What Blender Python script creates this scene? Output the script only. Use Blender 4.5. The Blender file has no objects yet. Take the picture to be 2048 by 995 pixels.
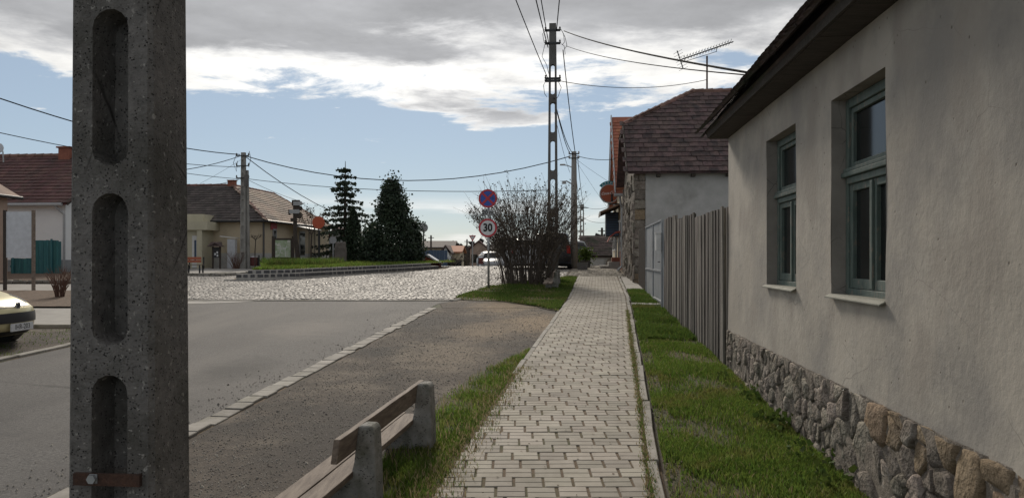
import bpy, bmesh, math, random
import numpy as np
from mathutils import Vector, Matrix
random.seed(7); RNG = np.random.default_rng(7)
scene = bpy.context.scene
COL = scene.collection

# ---------------------------------------------------------------- camera
F = 1540.0; HOR = 515.0; CAMH = 1.55
cam_d = bpy.data.cameras.new('camera'); cam = bpy.data.objects.new('camera', cam_d); COL.objects.link(cam)
cam_d.sensor_fit = 'HORIZONTAL'; cam_d.sensor_width = 36.0; cam_d.lens = F / 2048 * 36
cam_d.shift_y = (HOR - 497.5) / 2048
cam_d.clip_start = 0.05; cam_d.clip_end = 3000
cam.location = (0, 0, CAMH); cam.rotation_euler = (math.radians(90), 0, 0)
scene.camera = cam

# ---------------------------------------------------------------- world, sun, exposure
SUN_AZ = math.radians(-8); SUN_EL = math.radians(30)
SUN = Vector((math.sin(SUN_AZ) * math.cos(SUN_EL), math.cos(SUN_AZ) * math.cos(SUN_EL), math.sin(SUN_EL)))
world = bpy.data.worlds.new('World'); scene.world = world; world.use_nodes = True

def build_sky():
    nt = world.node_tree; N = nt.nodes; L = nt.links; N.clear()
    out = N.new('ShaderNodeOutputWorld'); bg = N.new('ShaderNodeBackground'); bg.inputs[1].default_value = 0.1
    L.new(bg.outputs[0], out.inputs[0])
    sky = N.new('ShaderNodeTexSky'); sky.sky_type = 'NISHITA'; sky.sun_disc = False
    sky.sun_elevation = SUN_EL; sky.sun_rotation = SUN_AZ; sky.altitude = 200
    sky.air_density = 1.0; sky.dust_density = 0.15; sky.ozone_density = 1.6
    tc = N.new('ShaderNodeTexCoord')
    def math_(op, a, b=None, clamp=False):
        n = N.new('ShaderNodeMath'); n.operation = op; n.use_clamp = clamp
        for i, v in enumerate((a, b)):
            if v is None: continue
            if isinstance(v, (int, float)): n.inputs[i].default_value = v
            else: L.new(v, n.inputs[i])
        return n.outputs[0]
    def ramp(v, a, b):
        n = N.new('ShaderNodeMapRange'); n.interpolation_type = 'SMOOTHSTEP'
        L.new(v, n.inputs['Value']); n.inputs['From Min'].default_value = a; n.inputs['From Max'].default_value = b
        return n.outputs[0]
    sep = N.new('ShaderNodeSeparateXYZ'); L.new(tc.outputs['Generated'], sep.inputs[0])
    zz = math_('ADD', math_('MAXIMUM', sep.outputs[2], 0.0), 0.03)
    u = math_('DIVIDE', sep.outputs[0], zz); v = math_('DIVIDE', sep.outputs[1], zz)
    comb = N.new('ShaderNodeCombineXYZ'); L.new(u, comb.inputs[0]); L.new(v, comb.inputs[1])
    def noise(sc, det, rough, off, vec=None, dist=0.0):
        m = N.new('ShaderNodeMapping'); L.new(vec or comb.outputs[0], m.inputs[0]); m.inputs['Location'].default_value = off
        n = N.new('ShaderNodeTexNoise'); L.new(m.outputs[0], n.inputs['Vector']); n.inputs['Scale'].default_value = sc
        n.inputs['Detail'].default_value = det; n.inputs['Roughness'].default_value = rough; n.inputs['Distortion'].default_value = dist
        return n.outputs[0]
    r = math_('SQRT', math_('ADD', math_('MULTIPLY', u, u), math_('MULTIPLY', v, v)))
    big = noise(0.55, 2, 0.5, (CL_OFF[0], CL_OFF[1], 0)); mid = noise(1.3, 9, 0.62, (21.5, -7.4, 3), dist=0.3)
    # one cloud sheet all over the sky whose ragged edge lies some 13 degrees above the horizon
    edge = math_('ADD', math_('MULTIPLY', math_('SUBTRACT', big, 0.5), 4.5), math_('MULTIPLY', math_('SUBTRACT', mid, 0.5), 4.8))
    dens = math_('SUBTRACT', math_('ADD', CL_EDGE, edge), r)
    # thin banks low over the horizon
    el = math_('MULTIPLY', sep.outputs[2], 1.0)
    cc = N.new('ShaderNodeCombineXYZ'); L.new(sep.outputs[0], cc.inputs[0]); L.new(sep.outputs[1], cc.inputs[1]); L.new(math_('MULTIPLY', el, 9.0), cc.inputs[2])
    lown = noise(2.6, 7, 0.55, (3.3, 0.4, 1.1), cc.outputs[0])
    band = math_('MULTIPLY', ramp(el, 0.0, 0.03), math_('SUBTRACT', 1.0, ramp(el, 0.05, 0.085)))
    low = math_('MULTIPLY', ramp(lown, 0.44, 0.58), band)
    # small loose shreds below the sheet
    shred = math_('MULTIPLY', ramp(noise(2.4, 8, 0.6, (9.1, 2.2, 7)), 0.66, 0.74), math_('SUBTRACT', 1.0, ramp(r, 6.0, 9.0)))
    a_deck = ramp(dens, 0.0, 0.55)
    thick = ramp(math_('ADD', dens, math_('MULTIPLY', math_('SUBTRACT', noise(1.1, 8, 0.58, (20.2, 4, 9)), 0.5), 4.2)), 0.15, 1.7)
    # nearness to the sun brightens thin cloud
    dot = N.new('ShaderNodeVectorMath'); dot.operation = 'DOT_PRODUCT'; L.new(tc.outputs['Generated'], dot.inputs[0]); dot.inputs[1].default_value = SUN
    glow = math_('POWER', math_('MAXIMUM', dot.outputs['Value'], 0.0), 7.0)
    thin_b = math_('ADD', math_('MULTIPLY', math_('SUBTRACT', noise(2.6, 8, 0.65, (3, 6, 1)), 0.5), 5.0), math_('ADD', 6.0, math_('MULTIPLY', glow, 4.8))); thick_b = math_('ADD', math_('MULTIPLY', math_('SUBTRACT', noise(1.1, 8, 0.62, (8, 1, 2)), 0.5), 5.5), math_('ADD', 3.75, math_('MULTIPLY', glow, 0.5)))
    br = N.new('ShaderNodeMix'); br.data_type = 'FLOAT'; L.new(thick, br.inputs[0]); L.new(thin_b, br.inputs[2]); L.new(thick_b, br.inputs[3])
    tint = N.new('ShaderNodeMix'); tint.data_type = 'RGBA'; L.new(thick, tint.inputs[0]); tint.inputs[6].default_value = (1, .985, .95, 1); tint.inputs[7].default_value = (.96, .97, 1, 1)
    vm = N.new('ShaderNodeVectorMath'); vm.operation = 'SCALE'; L.new(tint.outputs[2], vm.inputs[0]); L.new(br.outputs[0], vm.inputs[3])
    hs = N.new('ShaderNodeVectorMath'); hs.operation = 'MULTIPLY'; L.new(sky.outputs[0], hs.inputs[0]); hs.inputs[1].default_value = SKY_MUL
    veil = N.new('ShaderNodeMix'); veil.data_type = 'RGBA'; veil.inputs[0].default_value = 0.5
    L.new(hs.outputs[0], veil.inputs[6]); veil.inputs[7].default_value = (4.4, 5.2, 6.1, 1)
    mx = N.new('ShaderNodeMix'); mx.data_type = 'RGBA'
    alpha = math_('MAXIMUM', math_('MAXIMUM', a_deck, math_('MULTIPLY', low, 0.85)), math_('MULTIPLY', shred, 0.7), True)
    L.new(alpha, mx.inputs[0]); L.new(veil.outputs[2], mx.inputs[6]); L.new(vm.outputs[0], mx.inputs[7])
    L.new(mx.outputs[2], bg.inputs[0])
CL_OFF = (15.0, 15.0); CL_EDGE = 4.5; SKY_MUL = (0.50, 0.51, 0.53)
build_sky()
sun_d = bpy.data.lights.new('sun', 'SUN'); sun_o = bpy.data.objects.new('sun', sun_d); COL.objects.link(sun_o)
sun_d.energy = 2.3; sun_d.angle = math.radians(11); sun_d.color = (1.0, 0.91, 0.78)
sun_o.rotation_euler = SUN.to_track_quat('Z', 'Y').to_euler(); sun_o.location = (0, 0, 30)
vs = scene.view_settings; vs.view_transform = 'Standard'; vs.look = 'None'; vs.exposure = 0.27; vs.gamma = 1.0
scene.render.engine = 'CYCLES'

# ---------------------------------------------------------------- layout: the street rises to a crest some 42 m ahead and falls behind it
def gz(y):
    if y < 30: return 0.034 * (y - 5)
    if y < 42: t = y - 30; return 0.85 + 0.034 * (t - t * t / 24)
    if y < 50: t = y - 42; return 1.054 - 0.08 * t * t / 16
    if y < 130: return 0.734 - 0.08 * (y - 50)
    if y < 200: return -5.67
    return -5.67
def X(px, Y): return (px - 1024) / F * Y
def Z(py, Y): return CAMH + (HOR - py) / F * Y
def GP(px, py):                                  # where a sight line meets the ground
    y = 2.0
    while y < 45 and Z(py, y) > gz(y): y += 0.01
    return Vector((X(px, y), y, gz(y)))
SLOPE = 0.09                                     # the street runs 5 degrees to the right of the view
ROT = -math.atan(SLOPE)
def HW(y): return 1.836 + SLOPE * y              # building line on the right
def SL(y): return -0.555 + 0.137 * (y - 5.02) if y < 19.6 else 1.442 + 0.112 * (y - 19.6)
SW = 1.56
def SR(y): return SL(y) + SW
def KR(y): return -2.82 + 0.0915 * (y - 6.75)    # stone strip between asphalt and gravel
def KL(y): return -6.85 + 0.09 * (y - 10.3)

# ---------------------------------------------------------------- materials
MATS = {}
def mat(name, c1, c2=None, scale=5.0, rough=0.8, bump=0.0, bscale=None, rnd=0.0, c3=None, s3=2.0, t3=(0.55, 0.7), stretch=(1, 1, 1),
        metal=0.0, detail=6, spec=0.5, island=0.0, lo=0.35, hi=0.65, pits=None, trans=0.0, bdist=0.02, c4=None, s4=1.0, t4=(.5, .7), st4=(1, 1, 1), cracks=None, crag=0.0, spots=()):
    m = bpy.data.materials.new(name); m.use_nodes = True; MATS[name] = m
    nt = m.node_tree; N = nt.nodes; L = nt.links
    bs = N['Principled BSDF']; bs.inputs['Roughness'].default_value = rough; bs.inputs['Metallic'].default_value = metal
    bs.inputs['Specular IOR Level'].default_value = spec
    c2 = c2 or c1
    geo = N.new('ShaderNodeNewGeometry'); mp = N.new('ShaderNodeMapping'); L.new(geo.outputs['Position'], mp.inputs[0]); mp.inputs['Scale'].default_value = stretch
    def noise(sc, det=detail, ro=0.6):
        n = N.new('ShaderNodeTexNoise'); L.new(mp.outputs[0], n.inputs['Vector']); n.inputs['Scale'].default_value = sc
        n.inputs['Detail'].default_value = det; n.inputs['Roughness'].default_value = ro; return n.outputs[0]
    def ramp(v, a, b):
        n = N.new('ShaderNodeMapRange'); L.new(v, n.inputs['Value']); n.inputs['From Min'].default_value = a; n.inputs['From Max'].default_value = b; return n.outputs[0]
    def mix(f, a, b):
        n = N.new('ShaderNodeMix'); n.data_type = 'RGBA'
        for i, v in ((0, f), (6, a), (7, b)):
            if isinstance(v, (int, float)): n.inputs[i].default_value = v
            elif isinstance(v, tuple): n.inputs[i].default_value = v + (1,)
            else: L.new(v, n.inputs[i])
        return n.outputs[2]
    col = mix(ramp(noise(scale), lo, hi), c1, c2)
    if c3: col = mix(ramp(noise(s3, 8, 0.65), *t3), col, c3)
    if c4:
        m4 = N.new('ShaderNodeMapping'); L.new(geo.outputs['Position'], m4.inputs[0]); m4.inputs['Scale'].default_value = st4; m4.inputs['Location'].default_value = (7, 3, 5)
        n4 = N.new('ShaderNodeTexNoise'); L.new(m4.outputs[0], n4.inputs['Vector']); n4.inputs['Scale'].default_value = s4; n4.inputs['Detail'].default_value = 7
        col = mix(ramp(n4.outputs[0], *t4), col, c4)
    for (sx, sy, sr, scol) in spots:             # worn places with ragged rims
        dn = N.new('ShaderNodeVectorMath'); dn.operation = 'DISTANCE'; sm = N.new('ShaderNodeMapping'); L.new(geo.outputs['Position'], sm.inputs[0]); sm.inputs['Scale'].default_value = (1, .5, 0)
        L.new(sm.outputs[0], dn.inputs[0]); dn.inputs[1].default_value = (sx, sy * .5, 0)
        ad = N.new('ShaderNodeMath'); ad.operation = 'MULTIPLY_ADD'; L.new(noise(2.5, 8, .7), ad.inputs[0]); ad.inputs[1].default_value = 1.6 * sr; L.new(dn.outputs['Value'], ad.inputs[2])
        col = mix(ramp(ad.outputs[0], sr * 1.75, sr * 1.1), col, scol)
    if cracks:                                   # (scale, width, colour)
        wv = N.new('ShaderNodeMixRGB'); wv.inputs[0].default_value = .12; L.new(mp.outputs[0], wv.inputs[1]); nz = N.new('ShaderNodeTexNoise'); L.new(mp.outputs[0], nz.inputs['Vector']); nz.inputs['Scale'].default_value = 3; L.new(nz.outputs['Color'], wv.inputs[2])
        vc = N.new('ShaderNodeTexVoronoi'); vc.feature = 'DISTANCE_TO_EDGE'; L.new(wv.outputs[0], vc.inputs['Vector']); vc.inputs['Scale'].default_value = cracks[0]
        cm = N.new('ShaderNodeMath'); cm.operation = 'MULTIPLY'; L.new(ramp(vc.outputs['Distance'], cracks[1], cracks[1] * .3), cm.inputs[0]); L.new(ramp(noise(cracks[0] * .6, 3), .48, .56), cm.inputs[1])
        col = mix(cm.outputs[0], col, cracks[2])
    if pits:                                     # (scale, size, colour): small holes or stones
        vo = N.new('ShaderNodeTexVoronoi'); L.new(mp.outputs[0], vo.inputs['Vector']); vo.inputs['Scale'].default_value = pits[0]
        pm = ramp(vo.outputs['Distance'], pits[1], pits[1] * 0.6)
        pn = N.new('ShaderNodeMath'); pn.operation = 'MULTIPLY'; L.new(pm, pn.inputs[0]); L.new(ramp(noise(pits[0] * 0.35, 2), 0.45, 0.6), pn.inputs[1])
        col = mix(pn.outputs[0], col, pits[2])
    if rnd or island:
        src = N.new('ShaderNodeObjectInfo').outputs['Random'] if rnd else geo.outputs['Random Per Island']
        amt = rnd or island
        hs = N.new('ShaderNodeHueSaturation'); L.new(col, hs.inputs['Color'])
        mr = N.new('ShaderNodeMapRange'); L.new(src, mr.inputs['Value']); mr.inputs['To Min'].default_value = 1 - amt; mr.inputs['To Max'].default_value = 1 + amt
        L.new(mr.outputs[0], hs.inputs['Value']); 
        w = N.new('ShaderNodeTexWhiteNoise'); w.noise_dimensions = '1D'; L.new(src, w.inputs['W'])
        mh = N.new('ShaderNodeMapRange'); L.new(w.outputs['Value'], mh.inputs['Value']); mh.inputs['To Min'].default_value = 0.5 - 0.06 * amt; mh.inputs['To Max'].default_value = 0.5 + 0.06 * amt
        L.new(mh.outputs[0], hs.inputs['Hue']); col = hs.outputs['Color']
    L.new(col, bs.inputs['Base Color'])
    if bump:
        b = N.new('ShaderNodeBump'); b.inputs['Strength'].default_value = bump; b.inputs['Distance'].default_value = bdist
        h = noise(bscale or scale * 4, 8, 0.65)
        if pits:
            s = N.new('ShaderNodeMath'); s.operation = 'SUBTRACT'; L.new(h, s.inputs[0]); L.new(pn.outputs[0], s.inputs[1]); h = s.outputs[0]
        if crag:
            vg_ = N.new('ShaderNodeTexVoronoi'); L.new(mp.outputs[0], vg_.inputs['Vector']); vg_.inputs['Scale'].default_value = crag; vg_.inputs['Detail'].default_value = 2
            s2_ = N.new('ShaderNodeMath'); s2_.operation = 'ADD'; L.new(h, s2_.inputs[0]); L.new(vg_.outputs['Distance'], s2_.inputs[1]); h = s2_.outputs[0]
        L.new(h, b.inputs['Height']); L.new(b.outputs[0], bs.inputs['Normal'])
    if trans:
        tr = N.new('ShaderNodeBsdfTranslucent'); L.new(col, tr.inputs[0]); ms = N.new('ShaderNodeMixShader'); ms.inputs[0].default_value = trans
        L.new(bs.outputs[0], ms.inputs[1]); L.new(tr.outputs[0], ms.inputs[2]); L.new(ms.outputs[0], N['Material Output'].inputs[0])
    return m
def flat(name, c, rough=0.6, metal=0.0, spec=0.5): return mat(name, c, tuple(x * 0.85 for x in c), 8, rough, metal=metal, spec=spec)

# ---------------------------------------------------------------- mesh helpers
class MB:
    def __init__(s): s.v = []; s.f = []
    def add(s, vs, fs):
        o = len(s.v); s.v += [tuple(p) for p in vs]; s.f += [tuple(i + o for i in f) for f in fs]; return s
    def box(s, x0, y0, z0, x1, y1, z1):
        return s.add([(x0,y0,z0),(x1,y0,z0),(x1,y1,z0),(x0,y1,z0),(x0,y0,z1),(x1,y0,z1),(x1,y1,z1),(x0,y1,z1)],
                     [(0,3,2,1),(4,5,6,7),(0,1,5,4),(1,2,6,5),(2,3,7,6),(3,0,4,7)])
    def bar(s, a, b, w, h, up=(0, 0, 1)):        # square bar from a to b
        a = Vector(a); b = Vector(b); d = (b - a).normalized(); u = Vector(up)
        if abs(d.dot(u)) > 0.98: u = Vector((0, 1, 0))
        r = d.cross(u).normalized() * w / 2; t = r.cross(d).normalized() * h / 2
        vs = [p + i * r + j * t for p in (a, b) for i, j in ((-1,-1),(1,-1),(1,1),(-1,1))]
        return s.add(vs, [(0,1,2,3),(7,6,5,4),(0,4,5,1),(1,5,6,2),(2,6,7,3),(3,7,4,0)])
    def tube(s, pts, r, n=6, cap=True):
        pts = [Vector(p) for p in pts]; rs = r if isinstance(r, (list, tuple)) else [r] * len(pts)
        vs = []; fs = []; ref = Vector((0.13, 0.21, 0.97))
        for i, p in enumerate(pts):
            d = (pts[min(i + 1, len(pts) - 1)] - pts[max(i - 1, 0)])
            d = d.normalized() if d.length > 1e-9 else Vector((0, 0, 1))
            if abs(d.dot(ref)) > 0.97: ref = Vector((0.9, 0.3, 0.1))
            a = d.cross(ref).normalized(); b = d.cross(a)
            vs += [p + rs[i] * (math.cos(t) * a + math.sin(t) * b) for t in (2 * math.pi * k / n for k in range(n))]
        for i in range(len(pts) - 1):
            for k in range(n): fs.append((i*n+k, i*n+(k+1)%n, (i+1)*n+(k+1)%n, (i+1)*n+k))
        if cap: fs += [tuple(range(n))[::-1], tuple((len(pts)-1)*n+k for k in range(n))]
        return s.add(vs, fs)
    def prism(s, poly, off):                     # closed outline pushed along a vector
        n = len(poly); o = Vector(off); a = [Vector(p) for p in poly]
        return s.add(a + [p + o for p in a], [tuple(range(n))[::-1], tuple(range(n, 2*n))] + [(i, (i+1)%n, n+(i+1)%n, n+i) for i in range(n)])
    def disc(s, c, r, y0, y1, n=32, rz=None):    # upright disc, axis along y
        return s.prism([(c[0] + r*math.cos(2*math.pi*k/n), c[1] + y0, c[2] + (rz or r)*math.sin(2*math.pi*k/n)) for k in range(n)], (0, y1 - y0, 0))
    def lathe(s, prof, c=(0, 0, 0), n=16):
        vs = [(c[0] + r*math.cos(2*math.pi*k/n), c[1] + r*math.sin(2*math.pi*k/n), c[2] + z) for r, z in prof for k in range(n)]
        fs = [(i*n+k, i*n+(k+1)%n, (i+1)*n+(k+1)%n, (i+1)*n+k) for i in range(len(prof)-1) for k in range(n)]
        return s.add(vs, fs)
    def build(s, name, m, parent=None, loc=None, smooth=False, bevel=0.0, sub=0):
        me = bpy.data.meshes.new(name); me.from_pydata(s.v, [], s.f); me.update()
        bm = bmesh.new(); bm.from_mesh(me); bmesh.ops.recalc_face_normals(bm, faces=bm.faces); bm.to_mesh(me); bm.free()
        if smooth: me.polygons.foreach_set('use_smooth', [True] * len(me.polygons))
        o = link(name, me, m, parent, loc)
        if bevel: b = o.modifiers.new('bevel', 'BEVEL'); b.width = bevel; b.segments = 2; b.limit_method = 'ANGLE'
        if sub: q = o.modifiers.new('sub', 'SUBSURF'); q.levels = sub; q.render_levels = sub
        return o
def link(name, me, m=None, parent=None, loc=None):
    if m and not me.materials: me.materials.append(MATS[m] if isinstance(m, str) else m)
    o = bpy.data.objects.new(name, me); COL.objects.link(o)
    if parent: o.parent = parent
    if loc: o.location = loc
    return o
def tag(o, label, cat, group=None):
    o['label'] = label; o['category'] = cat
    if group: o['group'] = group
    return o
def thing(name, label, cat, loc=(0, 0, 0), rot=0.0, group=None):
    o = bpy.data.objects.new(name, None); COL.objects.link(o); o.location = loc; o.rotation_euler = (0, 0, rot); o.empty_display_size = 0.2
    return tag(o, label, cat, group)
def struct(o): o['kind'] = 'structure'; return o
def stuff(o): o['kind'] = 'stuff'; return o
def np_mesh(name, V, Fc, m, parent=None, loc=None, smooth=False):
    V = np.asarray(V, np.float32); Fc = np.asarray(Fc, np.int32); k = Fc.shape[1]
    me = bpy.data.meshes.new(name); me.vertices.add(len(V)); me.vertices.foreach_set('co', V.ravel())
    me.loops.add(Fc.size); me.loops.foreach_set('vertex_index', Fc.ravel()); me.polygons.add(len(Fc))
    me.polygons.foreach_set('loop_start', np.arange(0, Fc.size, k, dtype=np.int32)); me.polygons.foreach_set('loop_total', np.full(len(Fc), k, np.int32))
    if smooth: me.polygons.foreach_set('use_smooth', np.ones(len(Fc), bool))
    me.update(calc_edges=True); return link(name, me, m, parent, loc)
def scatter(name, tv, tf, R, P, m, parent=None, loc=None):    # template copied N times: R (N,3,3), P (N,3)
    tv = np.asarray(tv, float); tf = np.asarray(tf, int); n = len(P)
    V = np.einsum('nij,kj->nki', R, tv) + np.asarray(P)[:, None, :]
    Fc = tf[None] + (np.arange(n) * len(tv))[:, None, None]
    return np_mesh(name, V.reshape(-1, 3), Fc.reshape(-1, tf.shape[1]), m, parent, loc)
def rand_rot(n, tilt=None):
    q = RNG.normal(size=(n, 4)); q /= np.linalg.norm(q, axis=1)[:, None]; w, x, y, z = q.T
    return np.stack([np.stack([1-2*(y*y+z*z), 2*(x*y-z*w), 2*(x*z+y*w)], 1), np.stack([2*(x*y+z*w), 1-2*(x*x+z*z), 2*(y*z-x*w)], 1), np.stack([2*(x*z-y*w), 2*(y*z+x*w), 1-2*(x*x+y*y)], 1)], 1)
def rot_z(a):
    c, s = np.cos(a), np.sin(a); o = np.zeros_like(a); i = np.ones_like(a)
    return np.stack([np.stack([c, -s, o], 1), np.stack([s, c, o], 1), np.stack([o, o, i], 1)], 1)
LEAF = ([(-.5, 0, 0), (.5, 0, 0), (.35, 1, .08), (-.35, 1, .08)], [(0, 1, 2, 3)])
CUBE_V = [(-.5,-.5,0),(.5,-.5,0),(.5,.5,0),(-.5,.5,0),(-.4,-.4,1),(.4,-.4,1),(.4,.4,1),(-.4,.4,1)]
CUBE_F = [(4,5,6,7),(0,1,5,4),(1,2,6,5),(2,3,7,6),(3,0,4,7)]
def leaves(name, pts, size, m, parent, jit=0.4):
    n = len(pts); R = rand_rot(n) * (size * (1 + jit * RNG.uniform(-1, 1, n)))[:, None, None]
    return stuff(scatter(name, LEAF[0], LEAF[1], R, pts, m, parent))
def strip(name, xl, xr, y0, y1, dz, m, step=0.5, n=1, parent=None):   # a sheet that follows the ground
    ys = [y0]
    y = math.floor(y0 / step) * step + step
    while y < y1 - 1e-6: ys.append(y); y += step
    ys.append(y1); mb = MB()
    for y in ys:
        a, b = xl(y), xr(y)
        for k in range(n + 1): mb.v.append((a + (b - a) * k / n, y, gz(y) + dz))
    for i in range(len(ys) - 1):
        for k in range(n): q = i * (n + 1) + k; mb.f.append((q, q + 1, q + n + 2, q + n + 1))
    return mb.build(name, m, parent)
def rough(poly, amp=.12, step=.15):              # wavers an outline
    out = []
    for i, p in enumerate(poly):
        q = poly[(i + 1) % len(poly)]; n = max(1, int(math.dist(p, q) / step))
        for k in range(n): t = k / n; out.append((p[0] + (q[0]-p[0])*t + random.gauss(0, amp*.35) + amp*.6*math.sin(4*(p[1]+(q[1]-p[1])*t)), p[1] + (q[1]-p[1])*t + random.gauss(0, amp*.2)))
    return out
def inpoly(p, poly):
    c = False; x, y = p; j = len(poly) - 1
    for i in range(len(poly)):
        xi, yi = poly[i]; xj, yj = poly[j]
        if (yi > y) != (yj > y) and x < (xj - xi) * (y - yi) / (yj - yi) + xi: c = not c
        j = i
    return c
def area(name, poly, dz, m, step=0.5, parent=None):        # free outline laid on the ground, cut into rows
    bm = bmesh.new(); f = bm.faces.new([bm.verts.new((x, y, 0)) for x, y in poly])
    y0 = min(p[1] for p in poly); y1 = max(p[1] for p in poly); y = math.floor(y0 / step) * step + step
    while y < y1:
        bmesh.ops.bisect_plane(bm, geom=bm.verts[:] + bm.edges[:] + bm.faces[:], plane_co=(0, y, 0), plane_no=(0, 1, 0)); y += step
    bmesh.ops.triangulate(bm, faces=bm.faces)
    for v in bm.verts: v.co.z = gz(v.co.y) + dz
    bmesh.ops.recalc_face_normals(bm, faces=bm.faces)
    me = bpy.data.meshes.new(name); bm.to_mesh(me); bm.free(); o = link(name, me, m, parent)
    if me.polygons and me.polygons[0].normal.z < 0: me.flip_normals()
    return o
def grass(name, label, sample, n, h, m, w=0.006):
    P = []; 
    while len(P) < n:
        p = sample()
        if p is not None: P.append(p)
    P = np.array(P); k = len(P)
    hh = h * RNG.uniform(.45, 1.25, k); ww = w * RNG.uniform(.7, 1.5, k); a = RNG.uniform(0, 6.283, k); ln = RNG.uniform(.1, .75, k) * hh; la = RNG.uniform(0, 6.283, k)
    dx, dy = np.cos(a) * ww, np.sin(a) * ww; lx, ly = np.cos(la) * ln, np.sin(la) * ln
    V = np.zeros((k, 5, 3)); V[:, 0] = P + np.stack([-dx, -dy, 0*dx], 1); V[:, 1] = P + np.stack([dx, dy, 0*dx], 1)
    V[:, 2] = P + np.stack([dx*.8 + lx*.35, dy*.8 + ly*.35, hh*.6], 1); V[:, 3] = P + np.stack([-dx*.8 + lx*.35, -dy*.8 + ly*.35, hh*.6], 1)
    V[:, 4] = P + np.stack([lx, ly, hh], 1)
    # blade: two triangles for the foot, one for the tip
    Fc = np.array([(0, 1, 2), (0, 2, 3), (3, 2, 4)])[None] + (np.arange(k) * 5)[:, None, None]
    return stuff(tag(np_mesh(name, V.reshape(-1, 3), Fc.reshape(-1, 3), m), label, 'grass'))
def voronoi(seeds, x0, z0, x1, z1):              # cells of 2D seeds, clipped to a box
    cells = []
    for i, (sx, sz) in enumerate(seeds):
        poly = [(x0, z0), (x1, z0), (x1, z1), (x0, z1)]
        for j, (tx, tz) in enumerate(seeds):
            if i == j or (tx-sx)**2 + (tz-sz)**2 > 1.5: continue
            mx, mz = (sx+tx)/2, (sz+tz)/2; nx, nz = tx-sx, tz-sz; out = []
            for k in range(len(poly)):
                p, q = poly[k], poly[(k+1) % len(poly)]
                dp = (p[0]-mx)*nx + (p[1]-mz)*nz; dq = (q[0]-mx)*nx + (q[1]-mz)*nz
                if dp <= 0: out.append(p)
                if (dp < 0 < dq) or (dq < 0 < dp): t = dp / (dp - dq); out.append((p[0]+(q[0]-p[0])*t, p[1]+(q[1]-p[1])*t))
            poly = out
            if len(poly) < 3: break
        if len(poly) >= 3: cells.append(poly)
        else: cells.append(None)
    return cells
def stone_mb(poly, depth, gap=0.012, to3=lambda a, b, d: (a, -d, b)):   # rough field stone on a wall plane
    poly2 = []
    for k in range(len(poly)):                   # extra corner in each long side
        p, q = poly[k], poly[(k+1) % len(poly)]; poly2.append(p)
        if math.dist(p, q) > 0.09: poly2.append(((p[0]+q[0])/2 + random.uniform(-.012, .012), (p[1]+q[1])/2 + random.uniform(-.012, .012)))
    cx = sum(p[0] for p in poly2)/len(poly2); cz = sum(p[1] for p in poly2)/len(poly2)
    size = max(0.02, min(max(p[0] for p in poly2)-min(p[0] for p in poly2), max(p[1] for p in poly2)-min(p[1] for p in poly2)))
    g = min(0.4, gap / size * 2); mb = MB(); n = len(poly2); rings = []
    tx, tz = random.uniform(-.25, .25), random.uniform(-.25, .25)
    for sc, d in ((1 - g, 0.0), (1 - g*1.1, depth*0.55), (0.90 - g*0.5, depth*0.97), (0.55, depth*1.04)):
        for p in poly2:
            r = 1 + random.uniform(-.035, .035); x = cx + (p[0]-cx)*sc*r; z = cz + (p[1]-cz)*sc*r
            dd = d * (1 + random.uniform(-.18, .18)) + (d > 0) * (tx*(x-cx) + tz*(z-cz)) * 0.5
            mb.v.append(to3(x, z, max(0.0 if d == 0 else 0.006, dd)))
    for i in range(3):
        for k in range(n): mb.f.append((i*n+k, i*n+(k+1)%n, (i+1)*n+(k+1)%n, (i+1)*n+k))
    mb.f.append(tuple(3*n+k for k in range(n))); return mb
def roof_tiles(parent, o, u, v, nrm, width, length, tw, tl, m, keep=lambda a, b: True, single=0, name='tile', thick=0.02, jitter=0.006):
    """rows of tiles on a slope: o eave corner, u along the eave, v up the slope; the first ones singly, the rest as one part"""
    o, u, v, nrm = (Vector(q) for q in (o, u, v, nrm)); t = MB()
    t.add([(-tw*.488, 0, thick*1.0), (tw*.488, 0, thick*1.0), (tw*.488, tl*1.12, 0.004), (-tw*.488, tl*1.12, 0.004),
           (-tw*.488, 0.0, thick*1.9), (-tw*.2, -.012, thick*2.05), (tw*.2, -.012, thick*2.05), (tw*.488, 0.0, thick*1.9), (tw*.488, tl*1.12, thick*.9), (-tw*.488, tl*1.12, thick*.9)],
          [(4,5,6,7,8,9), (0,1,7,6,5,4), (1,2,8,7), (3,0,4,9), (0,3,2,1)])
    me = None; Vs = []; Fs = []; cnt = 0; B = Matrix((u, v, nrm)).transposed()
    for j in range(int(length / tl)):
        for i in range(int(width / tw) + 1):
            a = (i + (0.5 if j % 2 else 0.0)) * tw; b = j * tl
            if a > width or not keep(a, b): continue
            p = o + u * (a + random.uniform(-jitter, jitter)) + v * (b + random.uniform(-jitter, jitter)) + nrm * random.uniform(0, 0.006)
            R = B @ Matrix.Rotation(random.uniform(-.02, .02), 3, 'Z') @ Matrix.Rotation(random.uniform(-.015, .015), 3, 'X')
            if cnt < single:
                if me is None:
                    ob = t.build(name, m, parent); me = ob.data
                else: ob = link(name, me, None, parent)
                ob.matrix_local = Matrix.Translation(p) @ R.to_4x4(); cnt += 1
            else:
                k = len(Vs); Vs += [tuple(R @ Vector(q) + p) for q in t.v]; Fs += [tuple(q + k for q in f) for f in t.f]
    if Vs:
        r = MB(); r.v = Vs; r.f = Fs; stuff(r.build(name + '_rows', m, parent))
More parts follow.
